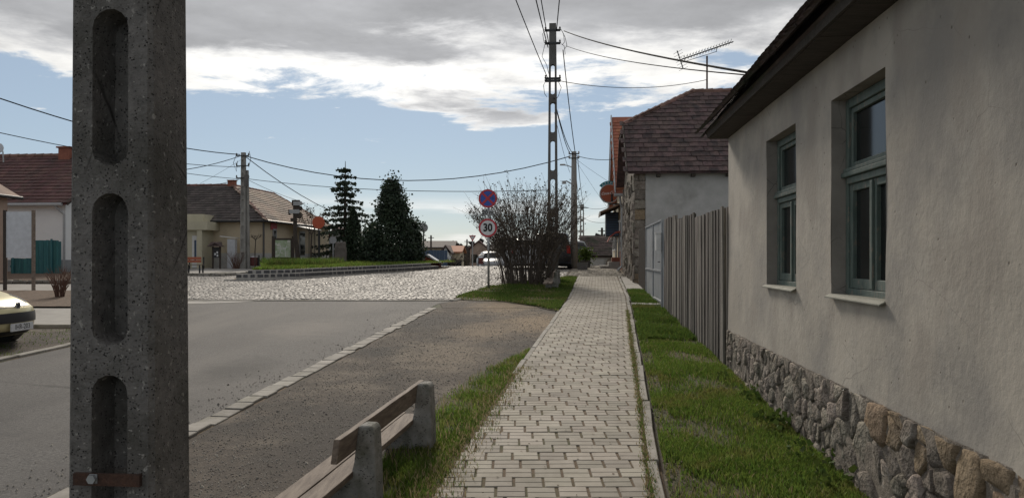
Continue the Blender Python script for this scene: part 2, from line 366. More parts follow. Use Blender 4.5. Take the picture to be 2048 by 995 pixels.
def text_mb(s, size, to3, bold=0.0, align='CENTER'):       # lettering as flat geometry
    c = bpy.data.curves.new('txt', 'FONT'); c.body = s; c.size = size; c.align_x = align; c.align_y = 'CENTER'; c.offset = bold; c.resolution_u = 3; c.extrude = 0.0
    o = bpy.data.objects.new('txt', c); COL.objects.link(o); me = bpy.data.meshes.new_from_object(o); bpy.data.objects.remove(o)
    mb = MB(); mb.add([to3(v.co.x, v.co.y) for v in me.vertices], [tuple(p.vertices) for p in me.polygons]); bpy.data.meshes.remove(me); return mb
def slot(cx, z0, z1, w, n=7):                    # rounded upright opening
    r = w / 2; zb, zt = z0 + r * .8, z1 - r
    return [(cx + r*math.cos(a), zt + r*math.sin(a)) for a in (math.pi*k/n for k in range(n+1))] + [(cx + r*math.cos(a), zb + r*.8*math.sin(a)) for a in (math.pi + math.pi*k/n for k in range(n+1))]
def holed_pole(name, m, parent, h, w0, d0, w1, d1, slots, depth=None, ch=0.012):
    """tapering concrete post with rounded openings (blind ones when depth is given)"""
    bm = bmesh.new()
    def sc(x, y, z): t = max(0, min(1, z / h)); return (x * (w0 + (w1 - w0) * t), y * (d0 + (d1 - d0) * t), z)
    cx, cy = 0.5 - ch / w0, 0.5 - ch / d0
    def face(y, rings):
        es = []; loops = []
        outer = [(-cx, 0), (cx, 0), (cx, h), (-cx, h)]
        for ring in [outer] + rings:
            vs = [bm.verts.new(sc(x, y, z)) for x, z in ring]; loops.append(vs); es += [bm.edges.new((vs[k], vs[(k+1) % len(vs)])) for k in range(len(vs))]
        bmesh.ops.triangle_fill(bm, edges=es, use_beauty=True); return loops
    rings = [[(x / (w0 + (w1 - w0) * z / h), z) for x, z in slot(0, *s)] for s in slots]
    fr = face(-0.5, rings); bk = face(0.5, rings if depth is None else [])
    for i in range(1, len(fr)):
        a = fr[i]; n = len(a)
        if depth is None: b = bk[i]
        else:
            zc = sum(v.co.z for v in a) / n
            b = [bm.verts.new((v.co.x * .86, v.co.y + depth, zc + (v.co.z - zc) * .97)) for v in a]; bm.faces.new(b)
        for k in range(n): bm.faces.new((a[k], a[(k+1) % n], b[(k+1) % n], b[k]))
    s = []
    for x, y in ((0.5, -cy), (0.5, cy), (-0.5, cy), (-0.5, -cy)): s.append([bm.verts.new(sc(x, y, 0)), bm.verts.new(sc(x, y, h))])
    A, B = fr[0], bk[0]
    def q(*v): bm.faces.new(v)
    q(A[1], s[0][0], s[0][1], A[2]); q(s[0][0], s[1][0], s[1][1], s[0][1]); q(s[1][0], B[1], B[2], s[1][1])
    q(s[2][0], B[0], B[3], s[2][1]); q(s[2][0], s[3][0], s[3][1], s[2][1]); q(s[3][0], A[0], A[3], s[3][1])
    q(A[3], A[2], s[0][1], s[1][1], B[2], B[3], s[2][1], s[3][1])
    bmesh.ops.recalc_face_normals(bm, faces=bm.faces)
    me = bpy.data.meshes.new(name); bm.to_mesh(me); bm.free(); return link(name, me, m, parent)
def sag(a, b, drop, n=14):
    a, b = Vector(a), Vector(b); return [a.lerp(b, t) - Vector((0, 0, 4 * drop * t * (1 - t))) for t in (k / n for k in range(n + 1))]
def cable(label, a, b, drop, r=0.012, group='overhead cables'):
    mb = MB().tube(sag(a, b, drop), r, 5); return tag(mb.build('overhead_cable', 'cable'), label, 'cable', group)
# ---------------------------------------------------------------- material list
mat('earth', (.075, .062, .045), (.12, .10, .075), 3, .95, .5, 30, c3=(.05, .07, .025), s3=.35, t3=(.45, .6))
mat('asphalt', (.058, .055, .053), (.142, .134, .127), 42, .88, .7, 90, c3=(.075, .07, .067), s3=.5, t3=(.48, .70), pits=(55, .32, (.21, .2, .188)), bdist=.009, c4=(.135, .125, .115), s4=.8, t4=(.50, .70), st4=(1.3, .2, 1), cracks=(.22, .011, (.035, .033, .031)), spots=((-5.2, 6.5, 1.0, (.06, .057, .055)), (-3.6, 13.5, .9, (.145, .132, .12)), (-6.2, 4.5, 1.2, (.115, .095, .085)), (-3.4, 9.5, .6, (.055, .052, .05))))
mat('gravel', (.058, .046, .037), (.112, .09, .07), 14, .94, .9, 70, c3=(.042, .036, .031), s3=.9, t3=(.47, .62), c4=(.155, .128, .1), s4=1.7, t4=(.52, .66), pits=(80, .34, (.23, .205, .175)), bdist=.014, spots=((.5, 14.4, 1.1, (.25, .185, .12)), (-.45, 13.3, .8, (.21, .16, .11)), (-.2, 17.5, 1.0, (.235, .175, .112)), (-.9, 10.8, .9, (.18, .145, .108)), (-1.5, 14.8, .8, (.06, .052, .046)), (-1.4, 6.5, 1.0, (.055, .046, .039))))
mat('dirt', (.155, .122, .088), (.22, .178, .13), 5, .95, .6, 60, c3=(.09, .08, .066), s3=2.2, t3=(.48, .66), pits=(50, .3, (.25, .23, .2)))
mat('mulch', (.10, .07, .05), (.19, .13, .09), 14, .95, .9, 60, c3=(.06, .045, .035), s3=4)
mat('soil', (.05, .055, .022), (.095, .08, .045), 8, .95, .6, 50, c3=(.06, .09, .02), s3=2, c4=(.14, .105, .06), s4=1.2, t4=(.56, .7))
mat('joint', (.105, .07, .042), (.15, .105, .065), 12, .95, .5, 60, c3=(.065, .075, .028), s3=1.3, t3=(.5, .64))
mat('paver', (.275, .246, .203), (.335, .304, .256), 9, .84, .3, 160, rnd=.2, c3=(.18, .156, .118), s3=1.8, t3=(.5, .75), bdist=.004, c4=(.375, .345, .295), s4=.9, t4=(.55, .75))
mat('paver_far', (.275, .246, .203), (.335, .304, .256), 9, .84, .3, 160, island=.2, c3=(.18, .156, .118), s3=1.8, t3=(.5, .75), bdist=.004, c4=(.375, .345, .295), s4=.9, t4=(.55, .75))
mat('kerb', (.22, .205, .18), (.30, .28, .25), 7, .85, .3, 120, rnd=.15, c3=(.12, .11, .08), s3=3, t3=(.5, .72), bdist=.005)
mat('slab', (.27, .255, .235), (.34, .325, .30), 2.5, .85, .3, 70, c3=(.19, .175, .15), s3=.9)
mat('cobble', (.25, .232, .212), (.345, .32, .29), 6, .6, .3, 60, island=.2, c3=(.19, .175, .16), s3=.6)
mat('basalt', (.05, .05, .055), (.09, .09, .095), 9, .6, .5, 60, rnd=.25)
mat('basalt_far', (.05, .05, .055), (.09, .09, .095), 9, .6, .5, 60, island=.25)
mat('mortar', (.33, .315, .29), (.40, .385, .36), 10, .9, .4, 60)
mat('pole_concrete', (.15, .142, .135), (.225, .212, .20), 26, .92, 1.0, 75, c3=(.085, .08, .07), s3=2.5, t3=(.46, .68), pits=(95, .33, (.022, .021, .02)), bdist=.014, c4=(.34, .325, .30), s4=48, t4=(.63, .68), cracks=(2.2, .012, (.03, .028, .026)))
mat('pole_far', (.24, .23, .215), (.31, .30, .28), 2, .9, .4, 40, c3=(.16, .15, .14), s3=1)
mat('pole_dark', (.10, .095, .09), (.14, .135, .13), 2, .9, .4, 40)
mat('bench_concrete', (.20, .195, .18), (.30, .29, .27), 14, .92, .8, 90, c3=(.10, .105, .075), s3=5, t3=(.5, .7), pits=(60, .35, (.07, .065, .06)), bdist=.008)
mat('old_wood', (.125, .092, .072), (.25, .2, .16), 4, .8, .6, 40, stretch=(9, 1.0, 9), c3=(.09, .065, .05), s3=1.5, bdist=.006)
mat('dark_wood', (.035, .026, .02), (.065, .05, .04), 6, .8, .4, 30, stretch=(6, 6, 1))
mat('fence_wood', (.11, .099, .088), (.235, .212, .188), 3.5, .9, .7, 20, stretch=(9, 9, .5), rnd=.42, c3=(.04, .036, .033), s3=1.6, t3=(.52, .68), bdist=.008)
mat('plaster', (.385, .348, .30), (.455, .418, .365), .9, .93, .45, 17, stretch=(1, 1, .9), c3=(.295, .275, .25), s3=.8, t3=(.47, .62), pits=(11, .10, (.15, .13, .105)), bdist=.015, detail=10, c4=(.335, .302, .264), s4=1.5, t4=(.52, .64), st4=(1.3, 1.3, .9), cracks=(1.6, .004, (.29, .265, .235)))
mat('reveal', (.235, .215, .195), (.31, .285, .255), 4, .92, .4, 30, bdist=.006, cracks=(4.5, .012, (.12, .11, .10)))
mat('field_stone', (.165, .137, .113), (.265, .23, .195), 4, .94, 1.0, 34, rnd=.3, c3=(.12, .107, .085), s3=3, t3=(.5, .68), c4=(.28, .25, .212), s4=6, t4=(.52, .64), crag=20, bdist=.022)
mat('sand_stone', (.23, .165, .105), (.30, .225, .15), 6, .95, 1.0, 50, rnd=.2, crag=14, bdist=.025, c3=(.19, .155, .125), s3=3)
mat('stone_mortar', (.20, .17, .14), (.28, .24, .20), 12, .95, 1.0, 40, bdist=.03, c3=(.12, .105, .085), s3=4)
mat('window_green', (.075, .108, .095), (.12, .155, .138), 6, .7, .5, 50, stretch=(3, 3, 1), c3=(.19, .175, .145), s3=9, t3=(.56, .62), bdist=.005)
mat('sill', (.20, .20, .165), (.28, .275, .235), 6, .8, .3, 60, c3=(.13, .125, .1), s3=3)
mat('glass', (.012, .014, .014), (.02, .022, .022), 2, .12, spec=.22)
mat('curtain', (.22, .21, .18), (.30, .29, .25), 3, .9, stretch=(20, 20, 1))
mat('mossy_tile', (.05, .036, .033), (.095, .066, .06), 4, .9, .6, 30, rnd=.3, c3=(.03, .033, .018), s3=1.5, t3=(.48, .62))
mat('mossy_tile_far', (.05, .036, .033), (.095, .066, .06), 4, .9, .6, 30, island=.3, c3=(.03, .033, .018), s3=1.5, t3=(.48, .62))
mat('shingle', (.075, .048, .046), (.135, .088, .082), 3, .9, .6, 24, rnd=.3, stretch=(3, 3, .6), c3=(.04, .032, .033), s3=1.1, t3=(.46, .68))
mat('shingle_far', (.075, .048, .046), (.135, .088, .082), 3, .9, .6, 24, island=.3, stretch=(3, 3, .6), c3=(.04, .032, .033), s3=1.1, t3=(.46, .68))
mat('ridge_tile', (.17, .095, .08), (.25, .15, .12), 3, .9, .4, 24, rnd=.2)
mat('red_tile', (.07, .03, .028), (.115, .048, .043), 2, .85, .3, 20, island=.25, c3=(.055, .03, .028), s3=.8)
mat('orange_tile', (.30, .105, .06), (.38, .14, .08), 2, .85, .3, 20, rnd=.15)
mat('brown_tile', (.21, .145, .105), (.31, .215, .155), 2, .85, .3, 20, island=.3, c3=(.10, .075, .06), s3=.5, t3=(.5, .68))
mat('soffit', (.045, .037, .031), (.075, .062, .052), 5, .9, .4, 30, stretch=(1, 8, 8), c3=(.035, .03, .025), s3=1.4)
mat('rough_grey', (.40, .39, .375), (.48, .465, .45), 3, .95, .7, 45, c3=(.32, .31, .29), s3=.8, bdist=.01)
mat('white_wall', (.76, .77, .78), (.83, .84, .84), 1, .9, .2, 30)
mat('cream_wall', (.50, .42, .29), (.58, .49, .35), 1, .9, .2, 30, c3=(.40, .34, .25), s3=.5)
mat('beige_wall', (.52, .435, .31), (.60, .51, .375), .8, .9, .3, 30, c3=(.42, .36, .27), s3=.6)
mat('pale_yellow', (.50, .465, .345), (.57, .53, .40), 1, .9, .2, 30)
mat('pink_wall', (.34, .25, .20), (.42, .31, .25), 1, .9, .2, 30)
mat('grey_plinth', (.24, .25, .26), (.31, .32, .33), 2, .9, .3, 30)
mat('brick', (.21, .075, .05), (.29, .11, .07), 5, .9, .3, 30)
mat('teal_paint', (.02, .12, .14), (.04, .17, .19), 2, .7, stretch=(8, 8, 1), rnd=.15)
mat('grey_metal', (.24, .255, .275), (.31, .33, .35), 2, .6, .15, 8, metal=.2, c3=(.17, .18, .19), s3=1.2)
mat('galvanised', (.35, .36, .37), (.45, .46, .47), 12, .45, metal=.6)
mat('rust', (.05, .027, .02), (.10, .05, .033), 30, .9, .8, 60)
flat('white_paint', (.74, .74, .73)); flat('panel_white', (.60, .62, .66), .5); flat('dark_metal', (.025, .027, .03), .5); flat('black', (.012, .012, .012), .5)
flat('cable', (.006, .006, .007), .95, 0, .1); flat('sign_red', (.50, .03, .045), .4); flat('sign_blue', (.025, .09, .42), .4); flat('sign_white', (.70, .71, .72), .4)
flat('plate_grey', (.40, .41, .42), .5); flat('sign_back', (.36, .37, .38), .5); flat('orange_disc', (.5, .09, .03), .5); flat('bench_orange', (.42, .13, .07), .7)
flat('teal_sign', (.015, .20, .25), .5); flat('cola_red', (.32, .085, .04), .5); flat('bin_brown', (.14, .035, .03), .6); flat('shed_red', (.36, .06, .035), .7)
flat('pvc_grey', (.40, .41, .42), .5); flat('blue_metal', (.06, .10, .17), .5)
mat('car_yellow', (.56, .50, .29), (.58, .52, .30), 2, .28, metal=.35, spec=.6); flat('car_dark', (.035, .04, .05), .25); flat('car_white', (.38, .39, .41), .35)
flat('plastic', (.02, .02, .022), .6); flat('chrome', (.55, .56, .58), .15, 1.0); flat('tail_red', (.32, .01, .012), .25); flat('lamp_glass', (.55, .57, .58), .12)
mat('bark', (.05, .04, .032), (.09, .072, .058), 12, .95, .7, 40, stretch=(1, 1, .3)); flat('twig', (.105, .086, .07), .9); flat('twig_red', (.14, .075, .055), .9)
mat('bud', (.085, .066, .052), (.12, .095, .065), 3, .8, island=.3)
mat('blade', (.10, .16, .028), (.15, .215, .045), .9, .65, island=.42, trans=.55, c3=(.22, .20, .07), s3=1.6, t3=(.52, .70), spec=.2)
mat('blade_dark', (.075, .125, .024), (.11, .165, .036), .9, .65, island=.4, trans=.5, c3=(.17, .155, .06), s3=1.3, t3=(.52, .70), spec=.2)
mat('straw', (.30, .24, .13), (.38, .31, .18), 3, .8, island=.3, trans=.3)
mat('moss', (.06, .055, .02), (.10, .085, .03), 20, .95, .8, 60)
mat('weed', (.055, .09, .022), (.085, .125, .03), 2, .7, island=.3, trans=.35, spec=.15)
mat('needle', (.026, .042, .026), (.045, .065, .036), 2, .7, island=.35, trans=.25); mat('thuja', (.018, .036, .016), (.028, .05, .022), 2, .7, island=.3, trans=.1)
mat('yew', (.024, .042, .026), (.045, .068, .036), 1.2, .7, island=.4, trans=.2)
mat('far_wood', (.035, .032, .03), (.06, .055, .048), .05, .95, island=.3)
mat('monument', (.11, .095, .085), (.17, .15, .135), 5, .9, .6, 30); mat('map_print', (.42, .46, .36), (.22, .32, .16), 3.0, .5, c3=(.55, .55, .5), s3=5, t3=(.55, .6))

# ---------------------------------------------------------------- ground and paving
def hill(x, y):
    if y < 150: return 0.0
    t = min(1, (y - 150) / 200); return t * t * (3 - 2 * t) * (10.5 + 2.5 * math.sin(x * .013 + 1) + 3.0 * max(0, min(1, (x - 0) / 120)))
gx = sorted({-420, -300, -220, -150, -100, -70, -50, -35, -25, -18, -12, -8, -4, 0, 4, 8, 12, 18, 25, 35, 50, 80, 120, 180, 260, 360, 480})
gy = [-12, 0] + [k * .5 for k in range(1, 120)] + list(range(60, 150, 10)) + list(range(150, 420, 20)) + [460, 520, 600]
mb = MB()
for y in gy:
    for x in gx: mb.v.append((x, y, gz(y) + hill(x, y) + (-.0 if y < 60 else 0)))
n = len(gx)
for i in range(len(gy) - 1):
    for k in range(n - 1): mb.f.append((i*n+k, i*n+k+1, (i+1)*n+k+1, (i+1)*n+k))
struct(mb.build('ground', 'earth'))
struct(area('asphalt_road', [(KL(1), 1), (KR(1), 1), (KR(17.2), 17.2), (-1.75, 18.3), (-1.35, 19.2), (-9.2, 19.0), (-8.3, 17.5), (-7.05, 16.6), (-6.7, 15), (KL(12.5), 12.5)], .006, 'asphalt'))
struct(strip('gravel_verge', lambda y: KR(y) + .20, lambda y: SL(y) + .02, 1, 17.2, .010, 'gravel'))
struct(area('bare_patch', [(-1.55, 17.2), (SL(17.2) - .3, 17.2), (-.2, 18.7), (-1.32, 19.15), (-1.7, 18.2)], .014, 'gravel'))
struct(area('paving_bed', [(-9.3, 19.02), (-1.3, 19.22), (-1.5, 19.6), (-.75, 23.4), (0, 25.3), (1.3, 26.4), (2.0, 29), (3.2, 40), (3.4, 44), (-16, 44), (-16, 36), (-9.3, 20)], .006, 'joint'))
# loose stones on the gravel
def gravel_pts(n):
    P = []
    while len(P) < n:
        y = 3.4 + 13.6 * random.random() ** 1.7; x = random.uniform(KR(y) + .25, SL(y) - .02) if random.random() > .07 else KR(y) - abs(random.gauss(0, .28))
        if y < 10.5 and x > SL(y) - .65 + (y - 5) * .06: continue
        P.append((x, y, gz(y) + .012))
    return np.array(P)
gp_ = gravel_pts(12000); s = RNG.uniform(.004, .013, len(gp_)) * (1 + (RNG.random(len(gp_)) > .97) * 1.2)
mat('pebble', (.15, .132, .112), (.27, .25, .22), 3, .9, island=.4)
stuff(tag(scatter('loose_gravel', [(-.6,-.5,-.2),(.6,-.5,-.2),(.5,.6,-.2),(-.5,.5,-.2),(-.2,-.3,.45),(.3,-.2,.5),(.25,.25,.4),(-.3,.2,.5)], CUBE_F, rot_z(RNG.uniform(0, 6.28, len(gp_))) * s[:, None, None], gp_, 'pebble'), 'loose gravel scattered over the verge beside the road', 'gravel'))
# small leaves and twigs lying about on the verge and the walk
lp = np.array([(random.uniform(-2.4, SR(y)), y, gz(y) + .02) for y in (3.6 + 10 * random.random() ** 1.5 for _ in range(350))])
lp[:, 2] += np.where(lp[:, 0] > np.array([SL(y) for y in lp[:, 1]]), .045, 0)
R = rand_rot(len(lp)); R[:, 2, :] *= .25
mat('dead_leaf', (.06, .045, .03), (.13, .09, .055), 3, .9, island=.4)
stuff(tag(scatter('leaf_litter', LEAF[0], LEAF[1], R * .018, lp, 'dead_leaf'), 'scattered dead leaves on verge and pavement', 'leaves'))

# stone strip along the asphalt: single blocks
def block_mesh(w, l, h, name, m, bev=.006):
    mb = MB(); b = bev
    mb.add([(0,0,0),(w,0,0),(w,l,0),(0,l,0),(0,0,h-b),(w,0,h-b),(w,l,h-b),(0,l,h-b),(b,b,h),(w-b,b,h),(w-b,l-b,h),(b,l-b,h)],
           [(0,1,5,4),(1,2,6,5),(2,3,7,6),(3,0,4,7),(4,5,9,8),(5,6,10,9),(6,7,11,10),(7,4,8,11),(8,9,10,11)])
    me = bpy.data.meshes.new(name); me.from_pydata(mb.v, [], mb.f); me.materials.append(MATS[m]); return me
def run_blocks(parent, fx, y0, y1, w, l, h, m, name='kerb_stone', gap=.012, sink=0.0, wob=.012):
    mes = [block_mesh(w * random.uniform(.93, 1.05), l - gap - random.uniform(0, .015), h, name, m) for _ in range(5)]
    y = y0; k = 0
    while y < y1:
        dx = (fx(y + l) - fx(y)); o = link(name, random.choice(mes), None, parent)
        o.location = (fx(y) + random.uniform(-wob, wob), y, gz(y) - sink + random.uniform(-.006, .006))
        o.rotation_euler = (math.atan2(gz(y + l) - gz(y), l), random.uniform(-.02, .02), -math.atan2(dx, l) + random.uniform(-.02, .02)); y += l
ks = struct(strip('kerb_strip', lambda y: KR(y) - .02, lambda y: KR(y) + .215, 1.5, 17.3, .008, 'joint'))
run_blocks(ks, KR, 1.5, 17.1, .19, .28, .05, 'kerb', sink=.022, wob=.016)
for yy in (19.0, 19.3, 19.6):
    o = link('kerb_stone', ks.children[0].data, None, ks); o.location = (-1.55 + (yy - 19) * .3, yy, gz(yy) - .01); o.rotation_euler = (0, 0, -.3)
kl = struct(strip('kerb_line', lambda y: KL(y) - .02, lambda y: KL(y) + .17, 2, 12.6, .008, 'joint'))
run_blocks(kl, KL, 2, 12.4, .15, .5, .05, 'kerb', sink=.015)
kc = struct(strip('kerb_crossing', lambda x: -9.3, lambda x: -1.42, 19.0, 19.22, .010, 'joint'))   # flush concrete edging before the cobbles
me5 = [block_mesh(.97, .19, .04, 'kerb_slab', 'kerb') for _ in range(3)]
for k in range(8):
    o = link('kerb_slab', me5[k % 3], None, kc); o.location = (-9.25 + k * .98, 19.01, gz(19) - .015 + random.uniform(0, .006))
struct(area('concrete_apron', [(-9.2, 18.1), (-8.3, 17.9), (-6.6, 18.62), (-6.3, 18.98), (-9.2, 18.98)], .012, 'slab'))

# ---------------------------------------------------------------- pavement of grooved square pavers
bed = struct(strip('pavement', lambda y: SL(y) + .03, lambda y: SR(y) - .03, 1.5, 28.6, .048, 'joint'))
def paver_mb(w, groove=True):
    mb = MB(); b = .004; h = .054
    for (y0, y1) in (((0, .091), (.097, .188)) if groove else ((0, .188),)):
        mb.add([(0,y0,0),(w,y0,0),(w,y1,0),(0,y1,0),(0,y0,h-b),(w,y0,h-b),(w,y1,h-b),(0,y1,h-b),(b,y0+b,h),(w-b,y0+b,h),(w-b,y1-b,h),(b,y1-b,h)],
               [(0,1,5,4),(1,2,6,5),(2,3,7,6),(3,0,4,7),(4,5,9,8),(5,6,10,9),(6,7,11,10),(7,4,8,11),(8,9,10,11)])
    return mb
PM = {}
def paver_me(w, g):
    k = (round(w, 2), g)
    if k not in PM:
        q = paver_mb(k[0], g); me = bpy.data.meshes.new('paver'); me.from_pydata(q.v, [], q.f); me.materials.append(MATS['paver']); PM[k] = (me, q)
    return PM[k]
rows = []; y = 1.9; j = 0
while y < 28.4: rows.append((j, y)); y += .196; j += 1
far = MB(); cnt = 0
for j, y in rows:
    x = SR(y) - .105; left = SL(y) + .09; first = True
    while x > left + .03:
        g = not (first and j % 2 == 0); w = .198 - .018 if g else .092
        w = min(w, x - left); first = False
        if w < .03: break
        me, q = paver_me(w, g and w > .05); dz = gz(y) + .002 + random.uniform(-.003, .003); xx = x - w + random.uniform(-.003, .003)
        tlt = (.034 + random.uniform(-.008, .008), random.uniform(-.012, .012), random.uniform(-.012, .012))
        if y > 4.5 and cnt < 300:
            o = link('paver', me, None, bed); o.location = (xx, y, dz); o.rotation_euler = tlt; cnt += 1
        else: far.add([(vx + xx, vy + y, vz + dz + .034 * vy) for vx, vy, vz in q.v], q.f)
        x -= w + .018
stuff(far.build('paver_rows', 'paver_far', bed))
kr = struct(strip('pavement_kerb', lambda y: SR(y) - .095, lambda y: SR(y) + .0, 1.5, 28.6, .008, 'joint'))
run_blocks(kr, lambda y: SR(y) - .085, 1.6, 28.3, .07, 1.0, .085, 'kerb', sink=.02, wob=.006)
kr2 = struct(strip('pavement_kerb', lambda y: SL(y) - .0, lambda y: SL(y) + .085, 1.5, 28.6, .008, 'joint'))
run_blocks(kr2, lambda y: SL(y) + .0, 9.1, 28.3, .07, 1.0, .085, 'kerb', sink=.03, wob=.006)
# wider paved place beyond
def PL(y): return 2.0 + .115 * (y - 29) if y > 29 else 2.0 + (29 - y) * .25
struct(strip('paved_place', lambda y: min(PL(y), SL(y) if y < 29 else 99), lambda y: HW(y) + .1, 28.55, 75, .035, 'joint'))
pp = MB()
y = 28.6; j = 0
while y < 43:
    x = PL(y) + .02 + (.1 if j % 2 else 0)
    while x < HW(y) - .3:
        if y > 29 or x > SL(y): pp.add([(vx * 1.0 + x, vy + y, vz + gz(y) + random.uniform(-.003, .003)) for vx, vy, vz in paver_me(.18, True)[1].v], paver_me(.18, True)[1].f)
        x += .198
    y += .196; j += 1
stuff(tag(pp.build('place_pavers', 'paver_far'), 'grey paving blocks of the wide pavement past the bend', 'paving'))
struct(area('concrete_apron', [(SR(22.2)+.02, 22.2), (HW(22.2)-.03, 22.2), (HW(28.4)-.03, 28.4), (SR(28.4)+.02, 28.4)], .05, 'slab'))
sl = MB().box(0, 0, 0, .75, .4, .05).build('stepping_slab', 'slab', loc=(2.75, 17.6, gz(17.6) + .012)); sl.rotation_euler = (.034, 0, -.09)
tag(sl, 'flat concrete slab lying in the grass before the metal gate', 'slab')

# ---------------------------------------------------------------- cobbled square
ISL = [GP(448, 563), GP(530, 562), GP(600, 559.5), GP(700, 552.5), GP(800, 545.5), GP(893, 538.5)]
isl_poly = [(p.x, p.y) for p in ISL] + [(-3.2, 41.5), (-12.3, 37.5), (ISL[0].x - .2, ISL[0].y + 1.5)]
COBB = [(-9.2, 19.25), (-1.3, 19.25), (-1.5, 19.6), (-.75, 23.4), (0, 25.3), (1.3, 26.4), (2.0, 29), (3.15, 40), (3.3, 43), (-5, 43), (-13.0, 31.0), (-9.2, 20)]
P = []; S = []; A = []
yy = 19.3
while yy < 43:
    xx = -13.4 + random.uniform(0, .1); st = .125 if yy < 30 else .15
    while xx < 3.4:
        w = random.uniform(.09, .13) * st / .125
        ph = math.sin(xx * 2.1) * .18; x_, y_ = xx + w / 2, yy + ph
        if inpoly((x_, y_), COBB) and not inpoly((x_, y_), isl_poly): P.append((x_, y_, gz(y_) - .02 + random.uniform(-.006, .008))); S.append((w * 1.02, st * random.uniform(.86, .98), .045)); A.append(.35 * math.cos(xx * 2.1) + random.uniform(-.1, .1))
        xx += w + .012
    yy += st
P = np.array(P); S = np.array(S); R = rot_z(np.array(A)); tl = RNG.normal(0, .025, (len(P), 2))
R[:, 2, 0] = tl[:, 0]; R[:, 2, 1] = .034 + tl[:, 1]
stuff(tag(scatter('cobblestones', CUBE_V, CUBE_F, R * S[:, None, :], P, 'cobble'), 'worn grey cobblestones paving the square in waving rows', 'cobbles'))

# ---------------------------------------------------------------- left side: pavement, beds, path
mb = MB().prism([(-30, 13.85, gz(13.85) - .2), (-7.6, 13.85, gz(13.85) - .2), (-7.1, 14.3, gz(14.3) - .2), (-7.1, 16.6, gz(16.6) - .2), (-30, 17.2, gz(17.2) - .2)], (0, 0, .26))
struct(mb.build('side_pavement', 'slab'))
ke = struct(strip('side_kerb', lambda y: -16.0, lambda y: -7.6, 13.62, 13.84, .008, 'joint'))
me6 = [block_mesh(.98, .14, .10, 'kerb_stone', 'kerb') for _ in range(3)]
for k in range(8): o = link('kerb_stone', me6[k % 3], None, ke); o.location = (-15.5 + k, 13.68, gz(13.7) - .03 + random.uniform(-.008, .008)); o.rotation_euler = (0, 0, random.uniform(-.01, .01))
struct(area('parking_gravel', [(-30, 1), (KL(1), 1), (KL(12.6), 12.6), (-6.9, 13.7), (-30, 13.7)], .006, 'gravel'))
struct(area('mulch_bed', [(-30, 17.2), (-8.4, 17.2), (-9.5, 20), (-10.2, 21.9), (-30, 21.9)], .05, 'mulch'))
struct(area('side_path', [(-30, 21.9), (-10.2, 21.9), (-11.6, 25), (-30, 25)], .02, 'slab'))
struct(area('soil_bed', [(-30, 25), (-11.6, 25), (-13.1, 30.6), (-13.4, 31.4), (-30, 32.6)], .06, 'mulch'))
struct(area('side_path', [(-13.2, 31.2), (-9.2, 31.6), (-9.3, 33.6), (-15.6, 38.2), (-19, 38.2), (-15.5, 33)], .03, 'slab'))
struct(area('soil_bed', [(-12.95, 29.6), (-11.0, 29.2), (-10.3, 30.6), (-10.6, 31.3), (-13.2, 31.0)], .05, 'soil'))
def edging(pts, label):
    e = thing('stone_edging', label, 'edging', (pts[0][0], pts[0][1], gz(pts[0][1]))); base = Vector(e.location)
    me = block_mesh(.2, .16, .13, 'edging_stone', 'kerb', .015)
    for (a, b) in zip(pts[:-1], pts[1:]):
        a, b = Vector(a), Vector(b); n = max(1, int((b - a).length / .24)); ang = math.atan2((b - a).y, (b - a).x)
        for k in range(n):
            p = a.lerp(b, k / n); o = link('edging_stone', me, None, e); o.location = Vector((p.x, p.y, gz(p.y))) - base + Vector((0, 0, random.uniform(-.01, .02))); o.rotation_euler = (random.uniform(-.08, .08), random.uniform(-.08, .08), ang + random.uniform(-.15, .15))
edging([(-16.5, 25.1), (-11.7, 25.1)], 'row of grey edging stones along the earth bed before the red-roofed house')
edging([(-12.9, 29.5), (-11.0, 29.1), (-10.25, 30.5)], 'low stone edging around the bed with the orange bench')
# ================================================================ near house on the right
H1Y = 9.6; H1L = 10.8; PL_TOP = .65; WTOP = 3.04
house = thing('plastered_house', 'near house on the right with plastered wall and rough stone plinth', 'house', (HW(H1Y), H1Y, 0), ROT)
WIN = [(-3.03, -1.98), (-4.98, -3.96)]; WZ0, WZ1 = 1.27, 2.70
def smooth_noise(a, b): return math.sin(a*2.3+1)*math.sin(b*3.1+.4)*.5 + math.sin(a*5.7+b*4.3)*.3 + math.sin(a*11+2*b)*.12
ys = sorted({round(-H1L + k * .12, 3) for k in range(int(H1L / .12) + 1)} | {0.0} | {w for p in WIN for w in p})
ys = [y for i, y in enumerate(ys) if i == 0 or y - ys[i-1] > .03 or y in (0.0,) or any(y in p for p in WIN)]
zs = [PL_TOP, .78, .95, 1.12, WZ0, 1.5, 1.75, 2.0, 2.25, 2.5, WZ1, 2.85, WTOP]
mb = MB(); idx = {}
for i, y in enumerate(ys):
    for k, z in enumerate(zs):
        zz = z - (abs(random.gauss(0, .014) + .012 * math.sin(y * 2.3) + .012 * math.sin(y * 6.1)) if k == 0 else 0)
        idx[i, k] = len(mb.v); mb.v.append((.007 * smooth_noise(y, z * 1.3) - (.010, .005, .002, .001)[min(k, 3)] * (k < 4), y, zz))
inw = lambda y, z: any(p[0] < y < p[1] and WZ0 < z < WZ1 for p in WIN)
for i in range(len(ys) - 1):
    for k in range(len(zs) - 1):
        if not inw((ys[i]+ys[i+1])/2, (zs[k]+zs[k+1])/2): mb.f.append((idx[i,k], idx[i+1,k], idx[i+1,k+1], idx[i,k+1]))
    a = len(mb.v); p, q = mb.v[idx[i,0]], mb.v[idx[i+1,0]]                    # lower lip of the plaster coat
    mb.v += [(.06, p[1], p[2] + .01), (.06, q[1], q[2] + .01), p, q]; mb.f.append((a + 2, a, a + 1, a + 3))
